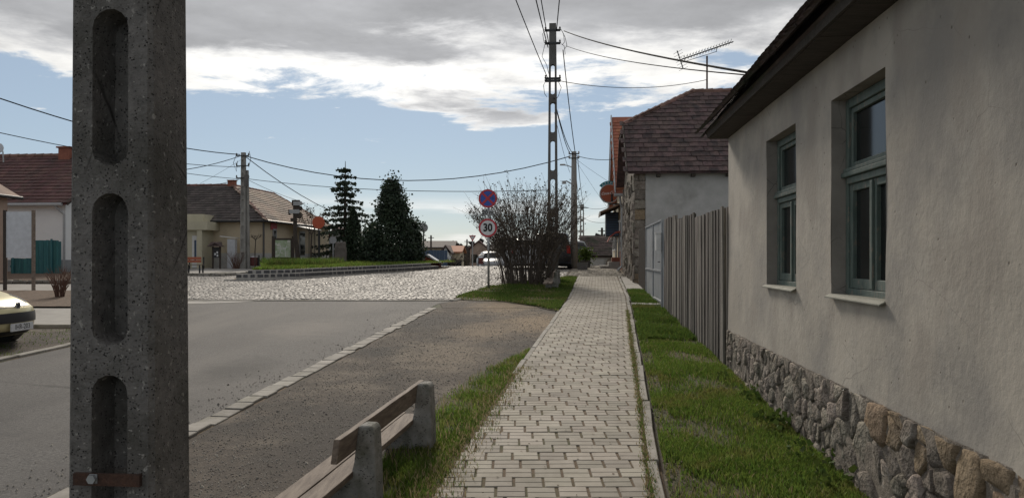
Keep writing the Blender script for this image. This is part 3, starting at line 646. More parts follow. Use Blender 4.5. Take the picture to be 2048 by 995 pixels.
mb.add([(0, 0, PL_TOP), (0, 0, WTOP), (7, 0, WTOP), (7, 0, PL_TOP)], [(0,1,2,3)])                                # far gable wall
mb.add([(0, .0, WTOP), (3.6, 0, WTOP + 4.0), (7.2, 0, WTOP)], [(0,1,2)])
mb.add([(0, -H1L, 0), (0, -H1L, WTOP), (7, -H1L, WTOP), (7, -H1L, 0)], [(0,1,2,3)]); mb.add([(0, -H1L, WTOP), (3.6, -H1L, WTOP + 4.0), (7.2, -H1L, WTOP)], [(0,1,2)])
mb.add([(7, 0, 0), (7, -H1L, 0), (7, -H1L, WTOP), (7, 0, WTOP)], [(0,1,2,3)])
mb.build('wall', 'plaster', house, smooth=True)
# windows
for a, b in WIN:
    fr = MB(); x0, x1 = .10, .17; e = .004; a += e; b -= e
    fr.box(x0, a, WZ0+e, x1, a+.06, WZ1-e).box(x0, b-.06, WZ0+e, x1, b, WZ1-e).box(x0, a+.06, WZ1-.07, x1, b-.06, WZ1-e).box(x0, a+.06, WZ0+e, x1, b-.06, WZ0+.06)
    w = fr.build('window', 'window_green', house, bevel=.005)
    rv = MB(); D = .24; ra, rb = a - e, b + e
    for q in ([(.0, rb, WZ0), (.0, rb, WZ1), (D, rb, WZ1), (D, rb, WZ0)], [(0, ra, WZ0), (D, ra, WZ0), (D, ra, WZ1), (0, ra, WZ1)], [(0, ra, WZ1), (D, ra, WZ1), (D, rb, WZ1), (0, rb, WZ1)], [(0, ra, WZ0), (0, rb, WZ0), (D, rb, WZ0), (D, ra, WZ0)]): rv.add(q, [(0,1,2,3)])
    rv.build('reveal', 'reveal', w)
    tz = 2.13
    MB().box(x0-.035, a+.002, tz, x1-.01, b-.002, tz+.035).box(x0-.02, a+.004, tz+.037, x1-.01, b-.004, tz+.065).box(x0-.01, a+.06, tz-.05, x1-.005, b-.06, tz-.002).build('transom', 'window_green', w, bevel=.006)
    MB().box(x0+.02, a+.061, tz+.07, x1-.02, a+.10, WZ1-.072).box(x0+.02, b-.10, tz+.07, x1-.02, b-.061, WZ1-.072).box(x0+.02, a+.10, WZ1-.11, x1-.02, b-.10, WZ1-.072).box(x0+.02, a+.10, tz+.07, x1-.02, b-.10, tz+.105).build('top_sash', 'window_green', w, bevel=.004)
    MB().box(x0+.045, a+.09, tz+.09, x0+.05, b-.09, WZ1-.09).build('pane', 'glass', w)
    mid = (a + b) / 2; zb, zt = WZ0 + .062, tz - .052
    for (c, d) in ((a + .061, mid - .002), (mid + .002, b - .061)):
        MB().box(x0+.012, c, zb, x1-.02, c+.055, zt).box(x0+.012, d-.055, zb, x1-.02, d, zt).box(x0+.012, c+.055, zt-.05, x1-.02, d-.055, zt).box(x0+.012, c+.055, zb, x1-.02, d-.055, zb+.07).build('casement', 'window_green', w, bevel=.004)
        MB().box(x0+.04, c+.045, zb+.05, x0+.045, d-.045, zt-.04).build('pane', 'glass', w)
    MB().box(x0-.006, mid-.022, zb+.01, x0+.0115, mid+.022, zt-.01).build('cover_strip', 'window_green', w, bevel=.004)
    s = MB(); s.add([(-.045, a-.02, WZ0-.012), (-.045, b+.02, WZ0-.012), (-.010, b+.02, WZ0+.004), (-.010, a-.02, WZ0+.004), (-.045, a-.02, WZ0+.000), (-.045, b+.02, WZ0+.000), (-.010, b+.02, WZ0+.016), (-.010, a-.02, WZ0+.016)], [(0,1,5,4),(4,5,6,7),(0,3,2,1),(0,4,7,3),(1,2,6,5),(3,7,6,2)])
    s.box(-.010, a+.002, WZ0+.004, x0-.003, b-.002, WZ0+.018); s.build('sill', 'sill', w, bevel=.003)
# plinth of field stones
pb_ = MB().box(.03, -H1L, -.6, .4, -.002, PL_TOP + .03); n0 = len(pb_.v); gyn, gzn = 150, 14
for i in range(gyn + 1):
    for k in range(gzn + 1):
        y_ = -H1L + H1L * i / gyn; z_ = -.35 + (PL_TOP + .36) * k / gzn
        pb_.v.append((-.018 + random.uniform(-.012, .012) + .01 * math.sin(y_ * 3.1) * math.sin(z_ * 7), y_, z_))
for i in range(gyn):
    for k in range(gzn): q = n0 + i * (gzn + 1) + k; pb_.f.append((q, q + 1, q + gzn + 2, q + gzn + 1))
pl = pb_.build('plinth', 'stone_mortar', house, smooth=False)
seeds = []
for k in range(4000):
    p = (random.uniform(-7.3, 0), random.uniform(-.3, PL_TOP)); r = random.choice((.08, .11, .14, .20, .32))
    if all(math.dist(p, (q[0], q[1])) > (r + q[2]) / 2 for q in seeds): seeds.append((p[0], p[1], r))
cells = voronoi([(s[0], s[1]) for s in seeds], -7.4, -.35, -.0, PL_TOP + .005)
for c, s in zip(cells, seeds):
    if not c or len(c) < 3: continue
    sand = -6.6 < s[0] < -4.7 and s[1] > .45 and random.random() < .8
    stone_mb(c, random.uniform(.025, .05), .006, lambda a, b, d: (.006 - d, a, b)).build('stone', 'sand_stone' if sand else 'field_stone', pl, smooth=True)
# rough corner stones beside the fence
for k in range(6):
    z0 = .12 + k * .115; c = [(-.02, z0), (.34, z0 + random.uniform(-.01, .01)), (.34, z0 + .105), (-.02, z0 + .105)]
    stone_mb(c, random.uniform(.03, .07), .010, lambda a, b, d: (a, d, b)).build('stone', 'field_stone', pl)
# roof
EZ = 3.14; ang = math.radians(50); cs, sn = math.cos(ang), math.sin(ang); EX = -.30
rf = MB().prism([(EX + .04, .16, EZ), (3.6, .16, EZ + (3.6 - EX - .04) * sn / cs), (7.5, .16, EZ), (7.5, .16, EZ - .06), (3.6, .16, EZ + (3.6 - EX - .04) * sn / cs - .10), (EX + .06, .16, EZ - .05)], (0, -H1L - .3, 0)).build('roof', 'mossy_tile', house)
roof_tiles(rf, (EX - .03, .17, EZ - .03), (0, -1, 0), (cs, 0, sn), (-sn, 0, cs), H1L + .2, 5.2, .185, .17, 'mossy_tile', single=180, thick=.03, jitter=.018)
rows_o = [o for o in rf.children if o.name.startswith('tile_rows')]
for o in rows_o: o.data.materials.clear(); o.data.materials.append(MATS['mossy_tile_far'])
y = .1; k = 0
while y > -H1L:                                   # eave boards, laid end to end
    l = random.uniform(1.3, 2.2)
    MB().box(-.225, y - l + .006, 3.043 + random.uniform(0, .004), .02, y, 3.07).build('soffit_board', 'soffit', rf)
    MB().box(-.25, y - l + .006, 3.05, -.228, y, 3.12 + random.uniform(-.004, .004)).build('fascia_board', 'soffit', rf)
    y -= l
vb = MB().bar((-.30, .175, 3.09), (3.6, .175, 3.09 + 3.9 * sn / cs), .028, .12, (0, 1, 0)).build('verge_board', 'soffit', rf)
yy = .12
for k in range(9): MB().box(-.2, -.5 - k * 1.15, 3.071, .3, -.42 - k * 1.15, 3.16).build('rafter', 'soffit', rf)

# ================================================================ plank fence
fz = gz(9.7)
fence = thing('plank_fence', 'weathered grey vertical plank fence with stepped top beside near house', 'fence', (HW(9.6), 9.6, fz), ROT)
y = .08; k = 0
while y < 7.25:
    w = random.choice((.07, .09, .11, .13, .155)) * random.uniform(.95, 1.05); sec = 0 if y < 2.62 else (1 if y < 5.15 else 2)
    top = (2.19, 2.27, 2.38)[sec] + random.uniform(-.012, .012); yw = 9.6 + y * .996
    bot = gz(yw) + .02 + random.uniform(0, .03); off = (-.016 if k % 2 else 0.0) + random.uniform(-.012, .012)
    q = MB().box(-.012, 0, 0, .012, w, top - bot).build('plank', 'fence_wood', fence)
    q.location = (off, y, bot - fz); q.rotation_euler = (random.uniform(-.006, .006), random.uniform(-.008, .008), random.uniform(-.03, .03))
    y += w - (.012 if k % 2 else -.004) + (random.random() < .12) * random.uniform(.006, .014); k += 1
for zz in (.35, 1.65):
    MB().bar((.06, .05, gz(9.7) - fz + zz), (.06, 7.2, gz(16.8) - fz + zz), .06, .09).build('rail', 'fence_wood', fence)
for yp in (2.6, 5.1, 7.15): MB().box(.095, yp - .06, gz(9.6 + yp) - fz - .1, .2, yp + .06, 2.05).build('post', 'fence_wood', fence)

# ================================================================ metal gate
gy0 = 17.0; gzz = gz(gy0)
gate = thing('metal_gate', 'grey sheet metal yard gate between plank fence and stone corner', 'gate', (HW(gy0), gy0, gzz), ROT)
MB().box(-.05, .18, -.2, .05, .26, 2.0).build('post', 'grey_metal', gate, bevel=.006)
MB().box(-.02, .0, .02, .01, .17, 1.92).build('side_sheet', 'grey_metal', gate)
MB().box(-.03, 4.62, -.1, .05, 4.72, 2.0).build('post', 'grey_metal', gate, bevel=.006)
for (a, b) in ((.30, 2.40), (2.43, 4.58)):
    lf = MB().box(-.02, a, .14, -.014, b, 2.0)
    leaf = lf.build('gate_leaf', 'grey_metal', gate)
    fr = MB()
    for (p, q) in (((a, .13), (b, .17)), ((a, 1.97), (b, 2.01)), ((a, .82), (b, .86))): fr.box(-.045, p[0], p[1], -.0205, q[0], q[1])
    fr.box(-.043, a, .171, -.0205, a + .04, .819).box(-.043, b - .04, .171, -.0205, b, .819).box(-.043, a, .861, -.0205, a + .04, 1.969).box(-.043, b - .04, .861, -.0205, b, 1.969)
    fr.build('gate_frame', 'grey_metal', leaf)
MB().tube([(-.06, .36, 1.05), (-.1, .38, 1.05), (-.1, .5, 1.05)], .011, 6).build('handle', 'dark_metal', gate)
mbx = MB().box(-.17, .15, 1.3, -.052, .33, 1.68).box(-.19, .14, 1.682, -.052, .34, 1.70).build('meter_box', 'white_paint', loc=(HW(gy0), gy0, gzz), bevel=.008); mbx.rotation_euler = (0, 0, ROT)
tag(mbx, 'small white meter box fixed on the gate post', 'box')
db = thing('board_fence', 'narrow dark board panel between metal gate and stone corner', 'fence', (HW(21.8), 21.8, gz(21.8)), ROT)
for k in range(14): MB().box(-.02 + (k % 2) * .02, k * .2, .03, .0 + (k % 2) * .02, k * .2 + .19, 1.85 + random.uniform(-.02, .02)).build('plank', 'dark_wood', db)

# ================================================================ house with shingled half-hipped roof
b2z = gz(25)
B2 = thing('stone_corner_house', 'grey rendered house with brown shingled half-hipped roof and stone corner', 'house', (3.97, 25, b2z), ROT)
E2 = 4.31 - b2z; R2 = 7.75 - b2z; D2 = 4.0; V2 = 6.25 - b2z
MB().box(.36, .0, -.3, 6.4, 8, E2 - .02).build('wall', 'rough_grey', B2)
sw = MB().box(.03, .035, -.3, .358, 8, E2 - .02).build('stone_wall', 'stone_mortar', B2)
z = -.1; k = 0
while z < E2 - .05:                               # dressed corner blocks
    h = random.uniform(.17, .36); h = min(h, E2 - .03 - z)
    cut = random.choice((None, .15, .2)) if h < .25 else None
    segs = [(.0, .36)] if cut is None else [(.0, cut), (cut, .36)]
    for a, b in segs: stone_mb([(a, z), (b, z), (b, z + h), (a, z + h)], random.uniform(.03, .06), .008, lambda p, q, d: (p, .034 - d, q)).build('stone', random.choice(('field_stone', 'field_stone', 'sand_stone')), sw)
    z += h
sd = []
for k in range(1500):
    p = (random.uniform(0.05, 6), random.uniform(-.2, E2)); r = random.choice((.26, .34, .42))
    if all(math.dist(p, q[:2]) > (r + q[2]) / 2 for q in sd): sd.append((p[0], p[1], r))
for c in voronoi([q[:2] for q in sd], .0, -.3, 6.0, E2 - .03):
    if c: stone_mb(c, random.uniform(.04, .09), .012, lambda a, b, d: (.031 - d, a, b)).build('stone', 'field_stone', sw)
gb = MB().add([(.1, 0.02, E2 - .03), (.1, 8, E2 - .03), (.1, 4 + (R2 - V2) / .85, V2), (.1, 4 - (R2 - V2) / .85, V2)], [(0,1,2,3)]).build('gable', 'stone_mortar', B2)
sl2 = math.atan2(R2 - E2, D2 + .3); c2, s2 = math.cos(sl2), math.sin(sl2); L2 = (D2 + .3) / c2; bv = (V2 - E2) / s2; hx = 2.45
dk = MB()
ex, yv = -.22, -.3 + bv * c2
P0 = (ex, -.3, E2); P1 = (ex, yv, V2); P2_ = (hx, D2, R2); P3 = (6.6, D2, R2); P4_ = (6.6, -.3, E2); Q1 = (ex, 8 - yv, V2); Q0 = (ex, 8.3, E2); Q4 = (6.6, 8.3, E2)
dn = lambda p: (p[0], p[1], p[2] - .07)
dk.add([P0, P1, P2_, P3, P4_, Q1, Q0, Q4] + [dn(p) for p in (P0, P1, P2_, P3, P4_, Q1, Q0, Q4)], [(0,4,3,2,1), (1,2,5), (6,5,2,3,7), (8,9,10,11,12), (9,13,10), (14,15,11,10,13), (0,8,12,4), (0,1,9,8), (1,5,13,9), (5,6,14,13), (3,4,12,11), (3,11,15,7), (6,7,15,14)])
rf2 = dk.build('roof', 'shingle', B2)
roof_tiles(rf2, (ex, -.34, E2 - .035), (1, 0, 0), (0, c2, s2), (0, -s2, c2), 6.7, L2, .30, .30, 'shingle', keep=lambda a, b: b <= bv - .1 or a >= (b - bv + .12) * (hx - ex) / (L2 - bv), single=300, thick=.026, jitter=.012)
for o in rf2.children:
    if o.name.startswith('tile_rows'): o.data.materials.clear(); o.data.materials.append(MATS['shingle_far'])
def ridge_run(a, b, parent, r=.11, step=.32):
    a, b = Vector(a), Vector(b); n = max(1, int((b - a).length / step)); d = (b - a) / n
    for k in range(n):
        p = a + d * k; MB().tube([p, p + d * .5, p + d * 1.08], [r * .85, r * .92, r * 1.08], 8).build('ridge_tile', 'ridge_tile', parent)
ridge_run(P1, P2_, rf2); ridge_run(P2_, P3, rf2)
hn = Vector(P2_) - (Vector(P1) + Vector(Q1)) / 2
roof_tiles(rf2, (ex, Q1[1], V2), (0, -1, 0), hn.normalized(), Vector((0, -1, 0)).cross(hn.normalized()), Q1[1] - P1[1], hn.length, .3, .3, 'shingle_far', keep=lambda a, b: b / hn.length * (Q1[1] - P1[1]) / 2 < a < (Q1[1] - P1[1]) * (1 - b / hn.length / 2), single=0, name='hip_tile')
MB().bar((ex - .03, -.3, E2 - .04), (ex - .03, yv, V2 - .04), .03, .2).build('verge_board', 'dark_wood', rf2)
for k in range(5): MB().box(.7 + k * 1.1, -.26, E2 - .16, .82 + k * 1.1, .0, E2 - .075).build('rafter', 'dark_wood', rf2)
# television aerial on its ridge
ay = 25 + D2; mx_ = X(1414, 29.2); mz0 = Z(176, 29.2); mz1 = Z(112, 29.2)
an = thing('television_aerial', 'long yagi television aerial on a mast above shingled roof', 'aerial', (mx_, 29.2, mz0 - .3))
MB().tube([(0, 0, 0), (0, 0, mz1 - mz0 + .3)], .035, 6).build('mast', 'rust', an)
a0 = Vector((X(1357, 29.2) - mx_, -.3, Z(124, 29.2) - mz0 + .3)); a1 = Vector((X(1471, 29.2) - mx_, .3, Z(79, 29.2) - mz0 + .3))
MB().bar(a0, a1, .035, .035).build('boom', 'dark_metal', an)
MB().bar(a0.lerp(a1, .08) + Vector((0, 0, -.12)), a0.lerp(a1, .68) + Vector((0, 0, -.16)), .02, .02).bar(a0.lerp(a1, .68), a0.lerp(a1, .68) + Vector((0, 0, -.17)), .02, .02).bar(a0.lerp(a1, .08), a0.lerp(a1, .08) + Vector((0, 0, -.13)), .02, .02).build('brace', 'dark_metal', an)
dd = (a1 - a0).normalized(); cr = dd.cross(Vector((0, 0, 1))).normalized(); upv = cr.cross(dd)
for k in range(17):
    p = a0 + (a1 - a0) * (.06 + k * .055); h = .17
    MB().tube([p + cr * h + upv * .10, p + cr * .04 + upv * .02, p - cr * .04 + upv * .02, p - cr * h + upv * .10], .008, 4).tube([p + cr * h - upv * .06, p, p - cr * h - upv * .06], .007, 4).build('element', 'dark_metal', an)
rfm = MB()
for k in range(7): rfm.bar(a0 + cr * .35 + upv * (-.35 + k * .11), a0 - cr * .35 + upv * (-.35 + k * .11), .009, .009)
rfm.bar(a0 + upv * -.36, a0 + upv * .36, .03, .03); rfm.build('reflector', 'dark_metal', an)

# ================================================================ shop building farther up the street
b3y = 33.0; b3z = gz(b3y)
B3 = thing('shop_building', 'cream shop building with orange tiled gable roof past the stone corner', 'building', (HW(b3y), b3y, b3z), ROT)
E3 = 4.3 - b3z
MB().box(0, 0, -.5, 6, 12, E3).build('wall', 'cream_wall', B3)
MB().add([(.05, 0, E3 - .01), (.05, 8, E3 - .01), (.05, 4, E3 + 3.8)], [(0,1,2)]).build('gable', 'cream_wall', B3)
MB().box(-.035, .05, -.4, -.002, 5, .9).build('plinth', 'brick', B3)
a3 = math.atan(.92); c3_, s3_ = math.cos(a3), math.sin(a3)
rf3 = MB().prism([(-.36, -.36, E3 - .04), (-.36, 4, E3 + 4.0), (-.36, 8.4, E3 - .04), (-.36, 8.4, E3 - .12), (-.36, 4, E3 + 3.9), (-.36, -.36, E3 - .12)], (6.6, 0, 0)).build('roof', 'orange_tile', B3)
roof_tiles(rf3, (-.36, -.42, E3 - .06), (1, 0, 0), (0, c3_, s3_), (0, -s3_, c3_), 1.6, 5.9, .24, .26, 'orange_tile', single=170, thick=.022)
MB().bar((-.40, -.4, E3 - .08), (-.40, 4.0, E3 + 4.0), .05, .24).build('verge_board', 'pvc_grey', rf3)
MB().bar((-.40, 4.0, E3 + 4.0), (-.40, 8.4, E3 - .08), .05, .24).build('verge_board', 'pvc_grey', rf3)
MB().tube([(-.45, -.48, E3 - .1), (6.3, -.48, E3 - .1)], .07, 8).build('gutter', 'pvc_grey', B3)
for yy in (-.12, 5.4):
    MB().tube([(-.2, yy - .3, E3 - .15), (-.16, yy - .1, E3 - .45), (-.1, yy, E3 - .6), (-.1, yy, .25), (-.3, yy - .05, .05)], .055, 8).build('downpipe', 'pvc_grey', B3)
for (y0, y1, z0, z1) in ((1.0, 2.2, 1.0, 2.3), (3.4, 4.4, .25, 2.4), (7.2, 8.6, 1.0, 2.3), (9.6, 10.8, 1.0, 2.3)):
    w = MB().box(-.05, y0, z0, -.003, y1, z1).build('window', 'white_paint', B3)
    MB().box(-.06, y0 + .08, z0 + .08, -.052, (y0+y1)/2 - .03, z1 - .08).box(-.06, (y0+y1)/2 + .03, z0 + .08, -.052, y1 - .08, z1 - .08).build('pane', 'glass', w)
st = thing('entrance_steps', 'two concrete steps before the shop door', 'steps', (HW(36.3), 36.3, gz(36.3)), ROT)
MB().box(-.95, -.6, -.05, -.02, 1.7, .17).build('step', 'slab', st, bevel=.01); MB().box(-.55, -.3, .172, -.02, 1.4, .36).build('step', 'slab', st, bevel=.01); MB().box(-.4, .0, .362, -.02, .5, .56).build('step', 'brick', st)
aw = thing('shop_awning', 'small slanting canopy roof projecting below the round red sign', 'canopy', (HW(36), 36, 3.5), ROT)
MB().prism([(0, 0, .62), (-.95, 0, .22), (-.95, 0, .14), (0, 0, .54)], (0, 2.4, 0)).build('canopy_roof', 'brown_tile', aw)
MB().box(-.98, -.03, .05, -.93, 2.43, .215).build('fascia_board', 'white_paint', aw)
for k in range(4): MB().bar((-.02, .15 + k * .7, .5), (-.9, .15 + k * .7, .12), .06, .05).build('batten', 'dark_wood', aw)
bx = thing('shutter_box', 'dark slatted box sign below the shop canopy', 'box', (HW(38), 38, 2.6), ROT)
MB().box(-.62, 0, 0, -.003, 1.4, 1.2).build('casing', 'dark_metal', bx)
for k in range(9): MB().box(-.61, -.02, .05 + k * .125, -.02, -.002, .15 + k * .125).build('slat', 'blue_metal', bx)
a2 = thing('window_awning', 'small reddish awning on the shop wall above the steps', 'awning', (HW(35.6), 35.6, 2.3), ROT)
MB().prism([(-.003, 0, .5), (-.25, 0, .45), (-.5, 0, .25), (-.62, 0, 0), (-.6, 0, -.02), (-.48, 0, .2), (-.24, 0, .4), (-.003, 0, .44)], (0, 1.2, 0)).build('hood', 'shed_red', a2)
MB().bar((-.6, .02, 0), (-.01, .02, .02), .02, .02).bar((-.6, 1.18, 0), (-.01, 1.18, .02), .02, .02).build('bracket', 'galvanised', a2)
# round red sign with teal arc
sc = Vector((X(1218, 34), 34, Z(387, 34)))
cs_ = thing('round_shop_sign', 'round red drink sign under a teal arc on the shop wall', 'sign', sc)
MB().disc((0, 0, 0), .40, -.07, .07, 40).build('disc', 'cola_red', cs_)
def ring(r0, r1, y0, y1, a0=0, a1=2*math.pi, n=40):
    mb = MB(); full = abs(a1 - a0 - 2*math.pi) < 1e-6; m = n if full else n + 1
    for k in range(m):
        a = a0 + (a1 - a0) * k / n; c, s = math.cos(a), math.sin(a); mb.v += [(r0*c, y0, r0*s), (r1*c, y0, r1*s), (r1*c, y1, r1*s), (r0*c, y1, r0*s)]
    for k in range(n):
        a, b = 4*k, 4*((k+1) % m)
        for i in range(4): mb.f.append((a+i, a+(i+1)%4, b+(i+1)%4, b+i))
    if not full: mb.f += [(0,1,2,3), (4*n+3, 4*n+2, 4*n+1, 4*n)]
    return mb
ring(.385, .42, -.085, .085).build('rim', 'sign_back', cs_)
ring(.425, .56, -.05, .05, math.radians(52), math.radians(140), 16).build('arc_panel', 'teal_sign', cs_)
for k in range(5):
    a = math.radians(66 + k * 15); MB().bar((.46*math.cos(a), -.055, .46*math.sin(a)), (.52*math.cos(a), -.055, .52*math.sin(a)), .035, .006, (0, 1, 0)).build('letter_mark', 'sign_white', cs_)
tt = text_mb('Coca-Cola', .155, lambda x, y: (x + .25*y, -.0745, y*1.15 + .02 + x * .12), .002); tt.build('lettering', 'sign_white', cs_)
MB().lathe([(.0, -.3), (.055, -.3), (.06, -.2), (.045, -.12), (.055, -.05), (.05, .0), (.022, .07), (.02, .12), (0, .12)], n=10).build('bottle_print', 'plastic', cs_).location = (.12, -.05, -.05)
MB().bar((.0, 0, -.46), (.62, 0, -.46), .06, .06).bar((.38, 0, .1), (.75, 0, .1), .05, .05).bar((0, 0, -.46), (0, 0, -.38), .05, .05).build('bracket', 'dark_metal', cs_)
# rendered white block farther on
B4 = thing('far_shop_house', 'low grey house with dark mossy roof at the end of the row', 'house', (HW(47) + .3, 47, gz(47)), ROT)
MB().box(0, 0, -1.5, 5, 6, 1.9).build('wall', 'rough_grey', B4)
MB().prism([(-.3, -.3, 1.85), (2.5, -.3, 3.9), (5.3, -.3, 1.85), (5.3, -.3, 1.75), (2.5, -.3, 3.78), (-.3, -.3, 1.75)], (0, 6.6, 0)).build('roof', 'mossy_tile_far', B4)
B5 = thing('gabled_cottage', 'small cottage with round-arched gate under a mossy roof beyond the crest', 'house', (X(1172, 58), 58, gz(58)), 0)
MB().box(0, 0, -1, 3.4, 5, 1.65).build('wall', 'rough_grey', B5)
rf5 = MB().prism([(-.3, -.3, 1.6), (3.7, -.3, 1.6), (3.7, 2.5, 3.2), (-.3, 2.5, 3.2)], (0, .12, -.12)).build('roof', 'mossy_tile_far', B5)
roof_tiles(rf5, (-.3, -.32, 1.6), (1, 0, 0), (0, .87, .497), (0, -.497, .87), 4, 3.2, .25, .25, 'mossy_tile_far')
dr = MB().prism([(1.5, -.02, 0)] + [(2.05 + .55*math.cos(a), -.02, 1.0 + .45*math.sin(a)) for a in (math.pi - math.pi*k/10 for k in range(11))] + [(2.6, -.02, 0)], (0, -.05, 0)).build('arched_gate', 'old_wood', B5)
ring(.56, .7, -.09, -.03, 0, math.pi, 14).build('arch', 'slab', B5).location = (2.05, 0, 1.0)
# ================================================================ concrete post close to the camera
np_ = Vector((-1.352, 2.735, gz(2.735)))
post = thing('concrete_pole', 'big pitted concrete utility pole with rounded recesses close to the camera', 'utility pole', np_, ROT)
sl_ = []
for (p0, p1) in ((15, 330), (385, 690), (750, 1075)): sl_.append((Z(p1, 2.6) - np_.z, Z(p0, 2.6) - np_.z, .128))
z = Z(15, 2.6) - np_.z + .09
while z < 7.6: sl_.append((z, z + .53, .12)); z += .63
holed_pole('shaft', 'pole_concrete', post, 9.0, .318, .264, .215, .19, sl_, depth=.115, ch=.016)
MB().box(-.118, -.146, .86, .105, -.131, .90).box(.105, -.146, .86, .117, .0, .90).build('steel_strap', 'rust', post)
MB().disc((-.045, -.15, .885), .016, -.012, .0, 6).box(-.058, -.1495, .87, -.03, -.1465, .90).build('bolt', 'galvanised', post)

# ================================================================ benches with concrete legs
bd = Vector((.165, 1, 0)).normalized()
def bench(label, c, rot, la, lb, p0, p1):
    t = thing('bench', label, 'bench', c, rot, 'wooden benches on concrete legs')
    for y in (la, lb):
        prof = [(-.32, -.08), (.075, -.08), (.068, .25), (.055, .50), (.035, .525), (-.04, .525), (-.055, .505), (-.075, .30), (-.10, .20), (-.30, .19)]
        MB().prism([(a, y - .07, b + .034 * y) for a, b in prof], (0, .14, 0)).build('leg', 'bench_concrete', t, bevel=.012)
    def pl(x0, x1, z0, z1, lean, ya, yb, nm):
        ya += random.uniform(-.03, .03); mb = MB(); n = 8
        for k in range(n + 1):
            y = ya + (yb - ya) * k / n; zz = .034 * y + random.uniform(-.002, .002); mb.v += [(x0, y, z0 + zz), (x1, y, z0 + zz), (x1 + lean, y, z1 + zz), (x0 + lean, y, z1 + zz)]
        for k in range(n):
            for i in range(4): mb.f.append((4*k+i, 4*k+(i+1)%4, 4*k+4+(i+1)%4, 4*k+4+i))
        mb.f += [(3,2,1,0), (4*n, 4*n+1, 4*n+2, 4*n+3)]; return mb.build(nm, 'old_wood', t, bevel=.005)
    pl(-.103, -.063, .375, .52, .02, p0, p1, 'backrest_plank')
    pl(-.345, -.215, .205, .245, 0, p0 - .55, p1 + .05, 'seat_plank'); pl(-.207, -.08, .205, .245, 0, p0 - .5, p1, 'seat_plank')
    return t
bench('near wooden bench on rough concrete legs, planks worn and greyed', (-.89, 4.8, gz(4.8)), -.155, 0, 1.32, -.38, 1.45)
bench('farther bench beside the leafless shrub, seen end-on', (X(1112, 22.9), 22.9, gz(22.9)), -.10, 0, 1.4, -.25, 1.65)

# ================================================================ road signs
def round_sign(t, c, r, face):                   # discs stand across the street
    x, y, z = c
    MB().disc(c, r, -.02, 0, 36).build('sign_plate', 'sign_back', t)
    return face
sp = GP(977, 577)
sg = thing('road_sign_post', 'galvanised post with no-stopping disc, 20 m plate and 30 speed limit', 'road sign', sp)
hz = lambda py: Z(py, sp.y) - sp.z
MB().tube([(0, 0, -.1), (0, 0, hz(385))], .035, 10).build('post', 'galvanised', sg, smooth=True)
R_ = 18.5 / F * sp.y
def on(mb, c): 
    mb.v = [(v[0] + c[0], v[1] + c[1], v[2] + c[2]) for v in mb.v]; return mb
c1 = (-.02, -.06, hz(397))
pt = on(MB().disc((0, 0, 0), R_, -.004, .012, 40), c1).build('no_stopping_disc', 'sign_blue', sg)
on(ring(R_ * .80, R_ * .995, -.010, -.005), c1).build('red_border', 'sign_red', pt)
cr1 = MB()
for s_ in (1, -1): cr1.bar((-.8*R_*.72*1.0, -.0075 - (s_ > 0) * .002, -s_*.8*R_*.72), (.8*R_*.72, -.0075 - (s_ > 0) * .002, s_*.8*R_*.72), .065 * R_ / .28, .003, (0, 1, 0))
on(cr1, c1).build('red_cross', 'sign_red', pt)
c2v = (-.02, -.06, hz(425)); w_ = 11.5 / F * sp.y
pt = on(MB().box(-w_, -.004, -w_*.5, w_, .012, w_*.5), c2v).build('distance_plate', 'plate_grey', sg)
on(text_mb('20 m', w_ * .95, lambda x, y: (x, -.0065, y), .005), c2v).build('lettering', 'black', pt)
fb = MB(); b_ = .008; fb.box(-w_, -.0055, w_*.5-b_, w_, -.0045, w_*.5).box(-w_, -.0055, -w_*.5, w_, -.0045, -w_*.5+b_).box(-w_, -.0055, -w_*.5+b_, -w_+b_, -.0045, w_*.5-b_).box(w_-b_, -.0055, -w_*.5+b_, w_, -.0045, w_*.5-b_)
on(fb, c2v).build('border', 'black', pt)
c3v = (-.02, -.06, hz(455.5))
pt = on(MB().disc((0, 0, 0), R_, -.004, .012, 40), c3v).build('speed_limit_disc', 'sign_white', sg)
on(ring(R_ * .80, R_ * .995, -.010, -.005), c3v).build('red_border', 'sign_red', pt)
on(text_mb('30', R_ * 1.05, lambda x, y: (x * .95, -.0075, y * 1.1), .012), c3v).build('lettering', 'black', pt)
for c in (c1, c2v, c3v): on(MB().box(-.05, .012, -.02, .07, .03, .02), c).build('clamp', 'galvanised', sg)

def post_sign(label, px, py_c, py_b, Y, r, m, pm='galvanised', shape='disc'):
    g = gz(Y); t = thing('road_sign', label, 'road sign', (X(px, Y), Y, g)); zc = Z(py_c, Y) - g
    MB().tube([(0, .04, -.1), (0, .04, zc + r * .8)], .035, 8).build('post', pm, t)
    if shape == 'disc': MB().disc((0, 0, zc), r, -.01, .01, 28).build('plate', m, t)
    else:
        tri = lambda k: [(-k*1.15, 0, zc + k*.66), (k*1.15, 0, zc + k*.66), (0, 0, zc - k*1.33)]
        p_ = MB().prism([(a, -.01, c) for a, b, c in tri(r)], (0, .02, 0)).build('plate', m, t)
        MB().prism([(a, -.013, c) for a, b, c in tri(r * .62)], (0, .002, 0)).build('field', 'sign_white', p_)
    return t
o_ = post_sign('round orange-red disc sign on a thin post on the island', 637, 444.5, 533, 37.0, 12.5 / F * 37, 'orange_disc', 'dark_metal')
post_sign('grey back of a round road sign beside the stone slab', 666, 480, 530, 40, 7.5 / F * 40 * .95, 'sign_back')
post_sign('grey round sign back standing above the red hut', 847, 455, 530, 41.5, 9 / F * 41.5, 'sign_back', 'dark_metal')
post_sign('upside-down triangular give way sign at the far side of the square', 945, 474.5, 536, 41, 6.2 / F * 41, 'sign_red', shape='tri')

